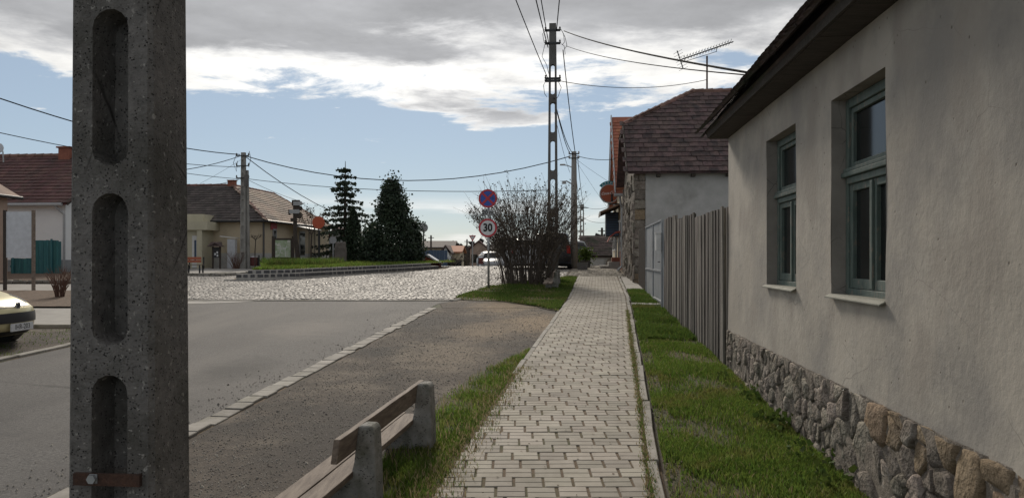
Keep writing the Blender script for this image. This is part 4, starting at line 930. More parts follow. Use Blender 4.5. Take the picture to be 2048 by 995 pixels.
# ================================================================ utility poles
def insul(t, p, dx, m='white_paint'):
    MB().lathe([(0, -.02), (.03, -.02), (.045, .02), (.02, .05), (.04, .08), (.0, .12)], p, 8).build('insulator', m, t)
Y1 = 27.0; g1 = gz(Y1); P1 = Vector((X(1105.5, Y1), Y1, g1)); h1 = Z(48, Y1) - g1
pole1 = thing('lattice_pole', 'tall dark ladder-like concrete pole behind the leafless shrub', 'utility pole', P1, ROT)
s1 = []; zt = Z(130, Y1) - g1; 
while zt > .9: s1.append((zt - 1.05, zt, .13 + .006 * (h1 - zt))); zt -= 1.33
holed_pole('shaft', 'pole_dark', pole1, h1, .40, .24, .24, .20, s1, None, .01)
for (py, n) in ((62, 2), (88, 2), (158, 2), (163, 1)):
    zz = Z(py, Y1) - g1; MB().bar((-.27, -.02, zz), (.27, -.02, zz), .05, .05).bar((-.22, -.12, zz), (.22, -.12, zz), .02, .06).build('crossarm', 'dark_metal', pole1)
    for dx in (-.25, .25): insul(pole1, (dx, -.02, zz + .03), 0, 'pole_dark')
jl = MB()
for (a, b, c, d) in ((-.25, 62, -.22, 88), (.28, 60, .33, 92), (.33, 65, .42, 100), (-.27, 90, -.13, 150), (.3, 90, .36, 110), (-.22, 160, -.20, 195), (.2, 165, .12, 200)):
    z0, z1 = Z(b, Y1) - g1, Z(d, Y1) - g1; jl.tube([(a, -.1, z0), (a + math.copysign(.1, a), -.12, (z0 + z1) / 2 + .1), (c + math.copysign(.08, c), -.12, (z0 + z1) / 2 - .2), (c, -.1, z1)], .010, 5)
jl.build('jumper_cable', 'cable', pole1)
Y4 = 36.0; g4 = gz(Y4); P4 = Vector((X(1148, Y4), Y4, g4)); h4 = Z(303, Y4) - g4
pole4 = thing('round_pole', 'pale solid concrete pole with lamp arm beside the planters', 'utility pole', P4, ROT)
MB().tube([(0, 0, -.2), (0, 0, h4 * .5), (0, 0, h4)], [.185, .155, .115], 12).build('shaft', 'pole_far', pole4, smooth=True)
for zz in (h4 - .12, h4 - .32): MB().bar((-.24, -.1, zz), (.24, -.1, zz), .05, .05).build('crossarm', 'dark_metal', pole4); insul(pole4, (-.22, -.1, zz + .02), 0, 'sign_back'); insul(pole4, (.22, -.1, zz + .02), 0, 'sign_back')
MB().tube([(-.05, 0, Z(331, Y4) - g4 - .1), (-.3, -.05, Z(331, Y4) - g4), (-.55, -.08, Z(331, Y4) - g4 + .03)], .022, 6).build('lamp_arm', 'galvanised', pole4)
MB().box(-.66, -.14, Z(331, Y4) - g4, -.4, -.02, Z(331, Y4) - g4 + .07).build('lamp_head', 'sign_back', pole4, bevel=.02)
MB().tube([(-.1, -.05, Z(368, Y4) - g4), (-.35, -.1, Z(362, Y4) - g4), (-.5, -.12, Z(364, Y4) - g4)], .03, 6).box(-.55, -.2, Z(368, Y4) - g4, -.36, -.05, Z(362, Y4) - g4).build('lamp_head', 'sign_back', pole4)
Y2 = 36.2; g2 = gz(Y2); P2 = Vector((X(487, Y2), Y2, g2)); h2 = Z(305, Y2) - g2
pole2 = thing('ladder_pole', 'grey concrete pole with openings standing in front of the hip-roofed house', 'utility pole', P2, ROT)
holed_pole('shaft', 'pole_far', pole2, h2, .27, .2, .19, .16, [(.35 + k * .62, .8 + k * .62, .12) for k in range(8)], .05)
MB().tube([(.2, .1, -.2), (.15, .1, h2 * .85)], [.08, .06], 8).build('side_prop', 'pole_far', pole2)
for py in (312, 332, 356): MB().bar((-.3, -.12, Z(py, Y2) - g2), (.32, -.12, Z(py, Y2) - g2), .045, .045).build('crossarm', 'dark_metal', pole2); insul(pole2, (-.28, -.12, Z(py, Y2) - g2 + .02), 0, 'pole_dark'); insul(pole2, (.3, -.12, Z(py, Y2) - g2 + .02), 0, 'pole_dark')
MB().tube([(-.3, -.1, h2 - .1), (-.45, -.1, h2 - .5), (-.3, -.1, h2 - .9), (-.25, -.1, h2 - .4)], .012, 5).tube([(.32, -.1, h2 + .05), (.4, -.1, h2 - .3), (.3, -.1, h2 - .7)], .012, 5).build('jumper_cable', 'cable', pole2)
MB().box(.1, -.16, Z(372, Y2) - g2, .3, -.1, Z(350, Y2) - g2).build('junction_box', 'pole_dark', pole2)
Y3 = 62.0; pole3 = thing('far_lattice_pole', 'thin far ladder pole down the street past the crest', 'utility pole', (X(1164, Y3), Y3, gz(Y3)))
h3 = Z(408, Y3) - gz(Y3); holed_pole('shaft', 'pole_far', pole3, h3, .42, .25, .28, .2, [(.4 + k * .9, 1.1 + k * .9, .15) for k in range(6)])
MB().bar((-.4, -.15, h3 - .3), (.5, -.15, h3 - .3), .06, .06).build('crossarm', 'dark_metal', pole3)
for (px, pt_, Y, lab) in ((821, 437, 66, 'dark far pole rising behind the dense conifer'), (1046, 465, 95, 'thin far pole at right of the give way sign'), (862, 470, 90, 'far pole in front of the blue-fronted houses'), (934, 478, 100, 'leaning far pole left of the give way sign'), (1204, 455, 70, 'slim pole rising past the mossy cottage roof')):
    t = thing('far_pole', lab, 'utility pole', (X(px, Y), Y, gz(Y))); hh = Z(pt_, Y) - gz(Y)
    MB().tube([(0, 0, -.2), (0, 0, hh)], [.16, .10], 6).build('shaft', 'bark', t); MB().bar((-.35, 0, hh - .3), (.35, 0, hh - .3), .08, .08).build('crossarm', 'dark_metal', t)

# ================================================================ cables
def A(px, py, Y): return (X(px, Y), Y, Z(py, Y))
near = 9.0 + np_.z
cable('thick cable from tall dark pole running overhead to the left of the pole', A(1096, 158, 27), (-2.3, 3.0, 8.9), .25, .014)
cable('overhead cable to the near pole, left strand of a pair', A(1096, 95, 27), (np_.x + .1, np_.y, near - .1), .35, .017)
cable('overhead cable to the near pole, right strand of a pair', A(1098, 90, 27), (np_.x + .5, np_.y, near - .05), .30, .015)
cable('thick overhead cable leaving the pole top steeply upwards', A(1113, 62, 27), (.75, 3.0, 9.3), .25, .018)
cable('heavy cable sloping from the tall pole to the near roof', A(1128, 62, 27), A(1506, 147, 9.3), .10, .016)
cable('thin cable sloping below the heavy one to the near roof', A(1132, 92, 27), A(1502, 151, 9.3), .12, .009)
cable('slack cable from the tall pole to the aerial mast', A(1114, 161, 27), A(1412, 160, 29.2), .28, .012)
cable('left strand of cable pair from tall pole down to lamp pole', A(1108, 196, 26.8), A(1141, 309, 36), .25, .016)
cable('right strand of cable pair from tall pole down to lamp pole', A(1110, 205, 26.8), A(1145, 306, 36), .25, .016)
cable('single cable from pole top to lamp pole on the right', A(1126, 100, 27), A(1150, 303, 36), .18, .018)
cable('thin cable falling beside the lattice pole', A(1109, 225, 26.8), A(1140, 345, 36), .2, .008)
cable('long sagging cable across the square between two poles', A(491, 312, 36.2), A(1142, 312, 36), 1.15, .022)
cable('lower thin cable across the square behind the conifers', A(491, 357, 36.2), A(1100, 380, 27), .25, .013)
cable('sagging cable from left pole towards the spruce', A(492, 314, 36.2), A(821, 440, 66), 1.4, .020)
cable('thin stay from left pole down to the hip roof', A(493, 358, 36.2), A(600, 402, 45), .08, .010)
cable('upper cable from the left edge to the pole by the hip-roofed house', A(-60, 176, 22), A(480, 309, 36.2), .35, .020)
cable('lower cable from the left edge to the pole by the hip-roofed house', A(-60, 252, 22), A(480, 334, 36.2), .25, .013)
cable('middle cable behind the near pole at left', A(200, 345, 28), A(480, 312, 36.2), .30, .016)
cable('thin wire low on the left of the pole', A(300, 335, 30), A(482, 358, 36.2), .05, .012)
cable('short cable rising from the hip roof to the pole', A(400, 371, 38.5), A(482, 357, 36.2), .08, .013)
cable('thin wire slanting up from roof to pole top', A(400, 367, 38.5), A(484, 318, 36.2), .03, .006)
cable('cable from lamp pole to the shop gable', A(1152, 311, 36), A(1231, 318, 34), .10, .014)
cable('thin wire from lamp pole to the shop, upper one', A(1152, 318, 36), A(1232, 372, 36), .04, .006)
cable('thin wire from lamp pole to the shop, lower one', A(1152, 322, 36), A(1222, 425, 42), .04, .006)
cable('cable from lamp pole hanging to the far ladder pole, left strand', A(1149, 312, 36), A(1160, 412, 62), .4, .016)
cable('cable from lamp pole hanging to the far ladder pole, right strand', A(1155, 312, 36), A(1168, 412, 62), .4, .016)
cable('wire from far ladder pole to the shop front', A(1168, 412, 62), A(1213, 415, 44), .15, .012)
cable('lower wire from far ladder pole to the shop', A(1168, 436, 62), A(1214, 444, 44), .15, .012)

# ================================================================ cars
def crom(pts, t):
    n = len(pts) - 1; k = min(int(t), n - 1); f = t - k; p0 = pts[max(k-1, 0)]; p1 = pts[k]; p2 = pts[k+1]; p3 = pts[min(k+2, n)]
    return [0.5 * (2*b + (c - a)*f + (2*a - 5*b + 4*c - d)*f*f + (3*b - a - 3*c + d)*f**3) for a, b, c, d in zip(p0, p1, p2, p3)]
def make_car(name, label, loc, rot, prof, W, paint, wheels, parts, group=None, plate=None):
    """prof: (x, z, half width share) from the lower front edge over the roof to the lower rear edge; car points along +x"""
    t = thing(name, label, 'car', loc, rot, group); n = len(prof) - 1; x0 = prof[0][0]; xe = prof[-1][0]; zmin = prof[0][1]
    def S(p, v, off=0.0):
        x, z, ws = crom(prof, p); y = v * W * ws
        fr = max(0, 1 - (x0 + .1 - x) / 1.3) if x > (x0 + xe) / 2 else 0; rr = max(0, 1 - (x - xe + .1) / 1.0) if x < (x0 + xe) / 2 else 0
        x2 = x - (.34 * abs(v) ** 2.6) * fr + (.22 * abs(v) ** 3) * rr; z2 = z - .055 * abs(v) ** 4 * (1 if z > .6 else .3)
        q = Vector((x2, y, z2))
        if off:
            d = .01; a = Vector(S(min(p + d, n), v)) - Vector(S(max(p - d, 0), v)); b = Vector(S(p, min(v + .01, 1))) - Vector(S(p, max(v - .01, -1)))
            nn = b.cross(a).normalized()
            if nn.dot(q - Vector(((x0 + xe) / 2, 0, .5))) < 0: nn = -nn
            q = q + nn * off
        return q
    def patch(p0, p1, v0, v1, off, m, nm, parent, a=10, b=10, taper=0.0):
        mb = MB()
        for i in range(a + 1):
            for j in range(b + 1):
                f = i / a; vv = v0 + (v1 - v0) * j / b; mb.v.append(S(p0 + (p1 - p0) * f + taper * (vv - v0) / (v1 - v0), vv, off))
        for i in range(a):
            for j in range(b): q = i * (b + 1) + j; mb.f.append((q, q + 1, q + b + 2, q + b + 1))
        return mb.build(nm, m, parent, smooth=True)
    mb = MB(); NA = n * 6; NB = 16
    for i in range(NA + 1):
        for j in range(NB + 1): mb.v.append(S(n * i / NA, -1 + 2 * j / NB))
    for i in range(NA):
        for j in range(NB): q = i * (NB + 1) + j; mb.f.append((q, q + 1, q + NB + 2, q + NB + 1))
    for sgn, jj in ((-1, 0), (1, NB)):           # flanks
        base = len(mb.v)
        for i in range(NA + 1):
            p = Vector(mb.v[i * (NB + 1) + jj]); zz = max(p.z, zmin)
            belt = min(zz, .88); mb.v += [(p.x, p.y + (sgn * W - p.y) * .5 if zz > .95 else p.y, belt + (zz - belt) * .5), (p.x, sgn * W if zz > .9 else p.y, belt), (p.x, (sgn * W if zz > .9 else p.y) * 1.0, zmin)]
        for i in range(NA):
            q0 = i * (NB + 1) + jj; q1 = (i + 1) * (NB + 1) + jj; b0 = base + 3 * i; b1 = b0 + 3
            mb.f += [(q0, q1, b1, b0), (b0, b1, b1 + 1, b0 + 1), (b0 + 1, b1 + 1, b1 + 2, b0 + 2)]
    body = mb.build('body', paint, t, smooth=True)
    for (nm, m, p0, p1, v0, v1, off, tp) in parts: patch(p0, p1, v0, v1, off, m, nm, t, taper=tp)
    for wx in wheels:
        for sgn in (-1, 1):
            tyre = MB().disc((wx, sgn * (W - .10), .30), .30, -.10, .10, 20).build('wheel', 'plastic', t)
            MB().disc((wx, sgn * (W - .10) + sgn * .102, .30), .19, -.004, .004, 16).build('rim', 'galvanised', tyre)
    MB().box(xe + .5, -W + .1, .16, x0 - .35, W - .1, zmin + .05).build('underbody', 'plastic', t)
    return t, S
hatch = [(-.10, .20, .88), (-.02, .30, .96), (0, .42, .98), (-.02, .56, .98), (-.09, .64, .96), (-.30, .75, .93), (-.70, .87, .90), (-1.05, .94, .88), (-1.75, 1.36, .66), (-2.5, 1.43, .66), (-3.2, 1.36, .66), (-3.68, .98, .88), (-3.8, .55, .95), (-3.75, .25, .9)]
yc, S = make_car('parked_car', 'pale yellow hatchback nose with dark bumper strip at left edge', (-7.24, 11.35, gz(11.35)), .02, hatch, .83, 'car_yellow', (-.72, -3.15),
    [('bumper_strip', 'plastic', 1.75, 2.75, -.995, .995, .016, 0), ('headlight', 'lamp_glass', 4.15, 5.2, .50, .97, .006, .35), ('headlight', 'lamp_glass', 4.15, 5.2, -.97, -.50, .006, .0),
     ('grille_slot', 'black', 3.62, 3.86, -.50, .50, .006, 0), ('lower_intake', 'black', .15, .75, -.7, .7, .006, 0), ('windscreen', 'glass', 7.1, 7.85, -.9, .9, .004, 0)])
pp_ = Vector(S(1.25, 0, .02)); pr = MB().box(pp_.x, -.26, pp_.z - .055, pp_.x + .018, .26, pp_.z + .055).build('number_plate', 'sign_white', yc)
tx = text_mb('IHR-203', .105, lambda x, y: (pp_.x + .0195, x, pp_.z + y), .001); tx.build('lettering', 'black', pr)
pb = Vector(S(3.75, 0, .012)); em = MB().prism([(pb.x, -.05, pb.z + .05), (pb.x, .05, pb.z + .05), (pb.x, .06, pb.z), (pb.x, .03, pb.z - .055), (pb.x, -.03, pb.z - .055), (pb.x, -.06, pb.z)], (.02, 0, 0)).build('emblem', 'galvanised', yc, bevel=.006)
MB().prism([(pb.x + .022, -.025, pb.z + .03), (pb.x + .022, .03, pb.z + .02), (pb.x + .022, .015, pb.z - .04), (pb.x + .022, -.01, pb.z - .01), (pb.x + .022, -.03, pb.z - .035)], (.004, 0, 0)).build('emblem_figure', 'plastic', em)
van = [(-.08, .25, .9), (0, .45, .97), (-.05, .68, .96), (-.5, .95, .92), (-1.0, 1.08, .9), (-1.7, 1.62, .74), (-2.5, 1.72, .76), (-3.6, 1.70, .76), (-4.15, 1.60, .76), (-4.38, 1.05, .95), (-4.45, .6, .97), (-4.4, .28, .92)]
vY = 35.0
make_car('parked_van', 'dark people carrier seen from behind, parked past the shrub', (X(1106, vY) + .4, vY + 4.45, gz(vY + 2)), math.radians(84), van, .88, 'car_dark', (-.85, -3.55),
    [('rear_window', 'glass', 8.15, 8.8, -.82, .82, .006, 0), ('tail_light', 'tail_red', 8.85, 9.6, .80, .99, .008, 0), ('tail_light', 'tail_red', 8.85, 9.6, -.99, -.80, .008, 0), ('rear_bumper', 'plastic', 10.0, 10.6, -.98, .98, .02, 0), ('roof_rail', 'chrome', 6.2, 8.0, .93, .97, .03, 0), ('roof_rail', 'chrome', 6.2, 8.0, -.97, -.93, .03, 0)])
make_car('parked_car', 'silver car standing half hidden behind the leafless shrub', (X(1050, 36) - .2, 38.5, gz(37)), math.radians(95), hatch, .83, 'car_white', (-.72, -3.15),
    [('rear_window', 'glass', 10.1, 10.7, -.85, .85, .006, 0), ('tail_light', 'tail_red', 11.05, 11.6, .8, .99, .008, 0), ('tail_light', 'tail_red', 11.05, 11.6, -.99, -.8, .008, 0)])
make_car('parked_car', 'white car low beyond the crest behind the sign post', (X(990, 55), 54, gz(55)+.25), math.radians(-80), hatch, .83, 'car_white', (-.72, -3.15), [('windscreen', 'glass', 7.1, 7.85, -.9, .9, .004, 0)])
make_car('parked_car', 'dark car beside the lamp pole partly hidden by the van', (X(1150, 43), 45, gz(43)), math.radians(88), hatch, .83, 'car_dark', (-.72, -3.15), [('rear_window', 'glass', 10.1, 10.7, -.85, .85, .006, 0)])
# planters
for (px, Y, lab) in ((1165, 34.4, 'nearest squat concrete planter on the wide pavement'), (1171, 38.0, 'second concrete planter holding a leafy evergreen shrub')):
    t = thing('planter', lab, 'planter', (X(px, Y), Y, gz(Y)), ROT, 'concrete planters on the pavement')
    MB().prism([(-.20, -.35, 0), (.20, -.35, 0), (.24, -.35, .16), (.24, -.35, .36), (-.24, -.35, .36), (-.24, -.35, .16)], (0, .7, 0)).build('box', 'pole_dark', t, bevel=.01)
    MB().box(-.2, -.3, .362, .2, .3, .37).build('soil', 'soil', t)
    if Y > 36:
        pts = RNG.normal(0, 1, (500, 3)) * np.array([.2, .2, .2]) + np.array([0, 0, .7]); leaves('foliage', pts, .07, 'weed', t)
        MB().tube([(0, 0, .3), (0, 0, .7)], .02, 5).build('stem', 'bark', t)
# ================================================================ houses on the left
rz_ = gz(32); RX = X(131, 32)
RH = thing('red_roofed_house', 'white house with dark red tiled roof and brick chimney at far left', 'house', (RX, 32, rz_), ROT)
eR = 3.84 - rz_; rR = 6.35 - rz_
MB().box(-11, 0, .55, 0, 8, eR).build('wall', 'white_wall', RH); MB().box(-11.03, -.03, -.5, .03, 8.03, .548).build('plinth', 'grey_plinth', RH)
MB().add([(-.02, 0, eR), (-.02, 8, eR), (-.02, 4, rR)], [(0,1,2)]).build('gable', 'white_wall', RH)
aR = math.atan2(rR - eR, 4.3); cR, sR = math.cos(aR), math.sin(aR)
rfR = MB().prism([(.25, -.3, eR - .03), (.25, 4, rR), (.25, 8.3, eR - .03), (.25, 8.3, eR - .12), (.25, 4, rR - .1), (.25, -.3, eR - .12)], (-11.5, 0, 0)).build('roof', 'red_tile', RH)
roof_tiles(rfR, (-11.2, -.33, eR - .05), (1, 0, 0), (0, cR, sR), (0, -sR, cR), 11.45, 4.3 / cR, .26, .33, 'red_tile', thick=.025)
ridge_run((-11, 4, rR + .02), (.2, 4, rR + .02), rfR, .10, .4)
MB().bar((.27, -.3, eR - .06), (.27, 4, rR - .03), .04, .16).build('verge_board', 'dark_wood', rfR)
chm = MB().box(-2.9, 3.6, rR - .5, -2.35, 4.1, rR + .3).box(-2.97, 3.53, rR + .302, -2.28, 4.17, rR + .37).build('chimney', 'brick', rfR)
MB().tube([(-11, -.38, eR - .1), (.1, -.38, eR - .1)], .07, 8).build('gutter', 'pvc_grey', RH)
MB().tube([(-.25, -.36, eR - .12), (-.1, -.2, eR - .35), (.0, -.09, eR - .5), (.0, -.09, -.1)], .05, 8).build('downpipe', 'pvc_grey', RH)
ds = MB()
for i in range(5):
    for k in range(14): a = 2*math.pi*k/14; r = .23 * i / 4; ds.v.append((r*math.cos(a), .35*r*r, r*math.sin(a)))
for i in range(4):
    for k in range(14): ds.f.append((i*14+k, i*14+(k+1)%14, (i+1)*14+(k+1)%14, (i+1)*14+k))
dish = ds.build('satellite_dish', 'panel_white', loc=(X(-3, 35), 35.0, Z(296, 35))); tag(dish, 'white satellite dish above the red roof at the left edge', 'dish')
MB().tube([(0, .05, 0), (0, .3, -.1), (0, .35, -.6)], .03, 6).build('mount', 'galvanised', dish)
# teal fence
tf = thing('teal_fence', 'teal painted wooden fence and gate before the white house', 'fence', (X(22, 30.6), 30.6, gz(30.6)), 0)
y0 = gz(30.6); x = 0
while X(22, 30.6) + x < X(120, 30.6):
    ax = X(22, 30.6) + x; hi = ax > X(64, 30.6); h = Z(480 if hi else 516, 30.6) - y0
    if ax > X(114, 30.6): h -= .06
    MB().box(x, -.012 + random.uniform(0, .008), .06, x + .092, .012, h + random.uniform(-.01, .01)).build('plank', 'teal_paint', tf); x += .1
for px in (27, 66, 104): MB().box(X(px, 30.6) - X(22, 30.6) - .03, -.06, -.1, X(px, 30.6) - X(22, 30.6) + .03, -.013, Z(479 if px > 60 else 515, 30.6) - y0 + .03).build('post', 'teal_paint', tf)
MB().box(-.05, .013, .3, 1.95, .05, .38).build('rail', 'teal_paint', tf)
# blank board on two wooden posts
bY = 22.3; bb = thing('blank_board', 'large blank pale board between two tall wooden posts', 'board', (X(10, bY), bY, gz(bY) + .03), 0)
g_ = gz(bY) + .03; wB = X(67, bY) - X(10, bY)
for x in (0, wB): MB().box(x - .035, -.04, -.1, x + .035, .04, Z(420, bY) - g_).build('post', 'dark_wood' if x == 0 else 'old_wood', bb)
MB().box(.038, -.012, Z(515, bY) - g_, wB - .038, .012, Z(423, bY) - g_).build('panel', 'panel_white', bb)
# corner of a pinkish house at the very edge
PB = thing('pinkish_house', 'corner of a pinkish rendered house at the left picture edge', 'house', (X(15, 27), 27, gz(27)), 0)
MB().box(-6, -6, -.3, 0, 0, Z(392, 27) - gz(27)).build('wall', 'pink_wall', PB)
ez = Z(392, 27) - gz(27)
rfp = MB().prism([(.28, -.3, ez - .1), (.28, -.3, ez), (-2.5, -.3, ez + 1.7), (-5, -.3, ez), (-5, -.3, ez - .1), (-2.5, -.3, ez + 1.58)], (0, -6.2, 0)) if False else MB().prism([(.28, .3, ez - .1), (.28, .3, ez), (-2.5, .3, ez + 1.7), (-5, .3, ez), (-5, .3, ez - .1), (-2.5, .3, ez + 1.58)], (0, -6.4, 0)).build('roof', 'brown_tile', PB)
MB().tube([(.32, -6, ez - .05), (.32, .3, ez - .05)], .06, 8).build('gutter', 'dark_metal', PB)
# twiggy shrubs
def shrub(name, label, c, n, h, spread, m, r0=.012, base=.15, leaf=None, sub=2, nl=0, bud=.03, group=None, droop=.0):
    t = thing(name, label, 'shrub', c, 0, group); mb = MB(); tips = []
    for k in range(n):
        a = random.uniform(0, 6.283); rr = base * math.sqrt(random.random()); p = Vector((rr*math.cos(a), rr*math.sin(a), -.02))
        ln = h * random.uniform(.6, 1.05); out = spread * math.sqrt(random.random()); a2 = a + random.uniform(-.6, .6)
        pts = []; 
        for i in range(6):
            f = i / 5; pts.append(p + Vector((math.cos(a2)*out*f**1.5, math.sin(a2)*out*f**1.5, ln*(f - .12*f*f*out/max(spread,.1)))) + Vector((random.gauss(0, .015), random.gauss(0, .015), 0)) * ln * .5)
        mb.tube(pts, [r0 * (1.15 - f * .95) for f in (0, .2, .4, .6, .8, 1)], 4, False); tips += pts[2:]
        for q in range(sub):
            i = random.randint(2, 4); b = pts[i]; d = Vector((math.cos(a2) + random.gauss(0, .8), math.sin(a2) + random.gauss(0, .8), random.uniform(1.0, 2.6))).normalized(); l2 = ln * random.uniform(.12, .34)
            sp_ = [b, b + d * l2 * .5 + Vector((0, 0, .02)), b + d * l2]; mb.tube(sp_, [r0*.55, r0*.42, r0*.22], 3, False); tips += sp_[1:] + [b + d * l2 * .75]
    mb.build('branches', m, t)
    if nl:
        P = np.array([random.choice(tips) for _ in range(nl)]) + RNG.normal(0, .035, (nl, 3)); leaves('buds' if leaf == 'bud' else 'leaves', P, bud, leaf, t)
    return t
shrub('twiggy_shrub', 'small reddish leafless shrub in the mulch bed behind the near pole', GP(120, 597) + Vector((0, 0, .04)), 60, .85, .35, 'twig_red', .009, .1)
# pale yellow flat-roofed building
PY = thing('flat_roofed_building', 'pale yellow flat-roofed building with white door beside the near pole', 'building', (X(412, 37), 37, gz(37)), 0)
gq = gz(37); zp = lambda py: Z(py, 37) - gq
MB().box(-6, 0, -.3, -.12, 5, zp(460)).build('wall', 'pale_yellow', PY); MB().box(-6.2, -.35, zp(460) + .002, .2, 5, zp(443)).box(-6.2, -.1, zp(443) + .001, -.1, 5, zp(428)).build('flat_roof', 'pale_yellow', PY)
MB().box(-.32, -.3, -.1, -.08, -.06, zp(460)).build('pillar', 'pale_yellow', PY)
dw = X(398, 37) - X(385, 37); dx = X(385, 37) - X(412, 37)
dr = MB().box(dx, -.05, .05, dx + dw, -.003, zp(471)).build('door', 'white_paint', PY); MB().box(dx + dw*.35, -.06, .3, dx + dw*.65, -.052, zp(480)).build('door_pane', 'blue_metal', dr)
# orange bench
ob = thing('orange_bench', 'small orange slatted bench with dark legs in the bed at left', 'bench', (X(388, 30.3), 30.3, gz(30.3) + .04), 0)
for k in range(3): MB().box(-.42, -.2 + k * .13, .36, .34, -.09 + k * .13, .39).build('seat_slat', 'old_wood', ob)
for k in range(2): MB().box(-.42, .2, .46 + k * .12, .2, .225, .56 + k * .12).build('back_slat', 'bench_orange', ob)
for x in (-.3, .26): MB().box(x, -.18, -.03, x + .05, -.14, .358).box(x, .14, -.03, x + .05, .18, .358).box(x, .226, .2, x + .05, .25, .68).build('leg', 'dark_metal', ob)
# hip-roofed house, wings to the left and to the back
Cx, Cy = X(525, 38), 38.0; hz0 = gz(38); eH = 3.47 - hz0; wH = 2.9; rise = 1.95; LB = 10.0
HH = thing('hip_roofed_house', 'long beige house with hipped brown tiled roof across the square', 'house', (Cx, Cy, hz0), ROT)
MB().box(-9, 0, -.5, 0, LB, eH).build('wall', 'beige_wall', HH)
MB().box(-9.03, -.03, -.5, .03, LB, .75).build('plinth', 'rough_grey', HH)
o_ = .35; R0 = (-wH, wH, eH + rise); RL = (-9.3, wH, eH + rise); RB = (-wH, LB - wH * .55, eH + rise); E0 = (o_, -o_, eH - .1); EL = (-9.3, -o_, eH - .1); EB = (o_, LB + o_, eH - .1)
rh = MB().add([E0, EL, RL, R0, RB, EB, (-9.3, LB, eH - .1)], [(0,3,2,1), (0,5,4,3), (3,4,6,2), (4,5,6), (0,1,6,5)]).build('roof', 'brown_tile', HH)
slp = math.hypot(wH + o_, rise + .1); vv = ((wH + o_) / slp, (rise + .1) / slp)
mat('dark_tile', (.055, .045, .042), (.09, .074, .068), 2, .85, .3, 20, island=.3, c3=(.05, .045, .04), s3=.6)
roof_tiles(rh, (-9.3, -o_ - .02, eH - .12), (1, 0, 0), (0, vv[0], vv[1]), (0, -vv[1], vv[0]), 9.6, slp, .25, .25, 'dark_tile', keep=lambda a, b: a <= 9.6 - b / slp * (wH + o_) + .05, thick=.022)  # front slope: its shade is put into a darker tile colour than the right's
roof_tiles(rh, (o_ + .02, -o_, eH - .12), (0, 1, 0), (-vv[0], 0, vv[1]), (vv[1], 0, vv[0]), LB + 2 * o_, slp, .25, .25, 'brown_tile', keep=lambda a, b: b / slp * (wH + o_) - .05 <= a <= LB + 2*o_ - b / slp * (wH * .55 + o_), thick=.03)
ridge_run(E0, R0, rh, .09, .4); ridge_run(RL, R0, rh, .09, .4); ridge_run(R0, RB, rh, .09, .4); ridge_run(EB, RB, rh, .09, .4)
MB().box(-3.1, 2.75, eH + rise - .1, -2.75, 3.1, eH + rise + .22).box(-3.13, 2.72, eH + rise + .222, -2.72, 3.13, eH + rise + .27).build('chimney', 'brick', rh)
MB().tube([(-9, -.42, eH - .13), (.4, -.42, eH - .13)], .06, 8).tube([(.42, -.4, eH - .13), (.42, LB, eH - .13)], .06, 8).build('gutter', 'dark_metal', HH)
MB().tube([(.1, -.1, eH - .2), (.1, -.1, -.2)], .05, 8).build('downpipe', 'pole_dark', HH)
def hw(px):                                        # a column of the picture on the house's right-hand wall
    k = (px - 1024) / F; return (k * Cy - Cx) / (SLOPE - k)
for (pa, pb, z0, z1) in ((545, 552, .75, 2.0), (598, 609, .55, 2.0)):
    a, b = hw(pa), hw(pb); w = MB().box(.003, a, z0, .05, b, z1).build('window', 'sign_back', HH); MB().box(.052, a + .08, z0 + .1, .06, b - .08, z1 - .1).build('pane', 'glass', w); MB().box(.052, a - .1, z0 - .1, .14, b + .1, z0 - .002).build('sill', 'white_paint', w)
a = hw(541); MB().box(.003, a, 1.95, .04, a + .75, 2.4).build('red_plaque', 'sign_red', HH)
ca = hw(578); cp = thing('door_canopy', 'white slanting door canopy on thin posts at the beige house', 'canopy', HH.matrix_basis @ Vector((0, ca, 0)), ROT)
MB().prism([(.02, 0, 2.28), (.02, 0, 2.32), (1.15, 0, 2.08), (1.15, 0, 2.04)], (0, 1.9, 0)).build('canopy_sheet', 'white_paint', cp)
for y in (.1, 1.0, 1.8): MB().tube([(1.08, y, -.1), (1.08, y, 2.05)], .025, 6).build('post', 'dark_metal', cp)
hr = thing('handrail', 'dark metal handrail leading down from the canopy', 'handrail', HH.matrix_basis @ Vector((.9, hw(612), 0)), ROT)
MB().tube([(.3, 0, .95), (.3, 2.6, .55)], .025, 6).tube([(.3, 0, .55), (.3, 2.6, .2)], .02, 6).build('rail', 'dark_metal', hr)
for y in (0, 1.3, 2.6): MB().tube([(.3, y, -.1), (.3, y, .96 - y * .15)], .025, 6).build('post', 'dark_metal', hr)
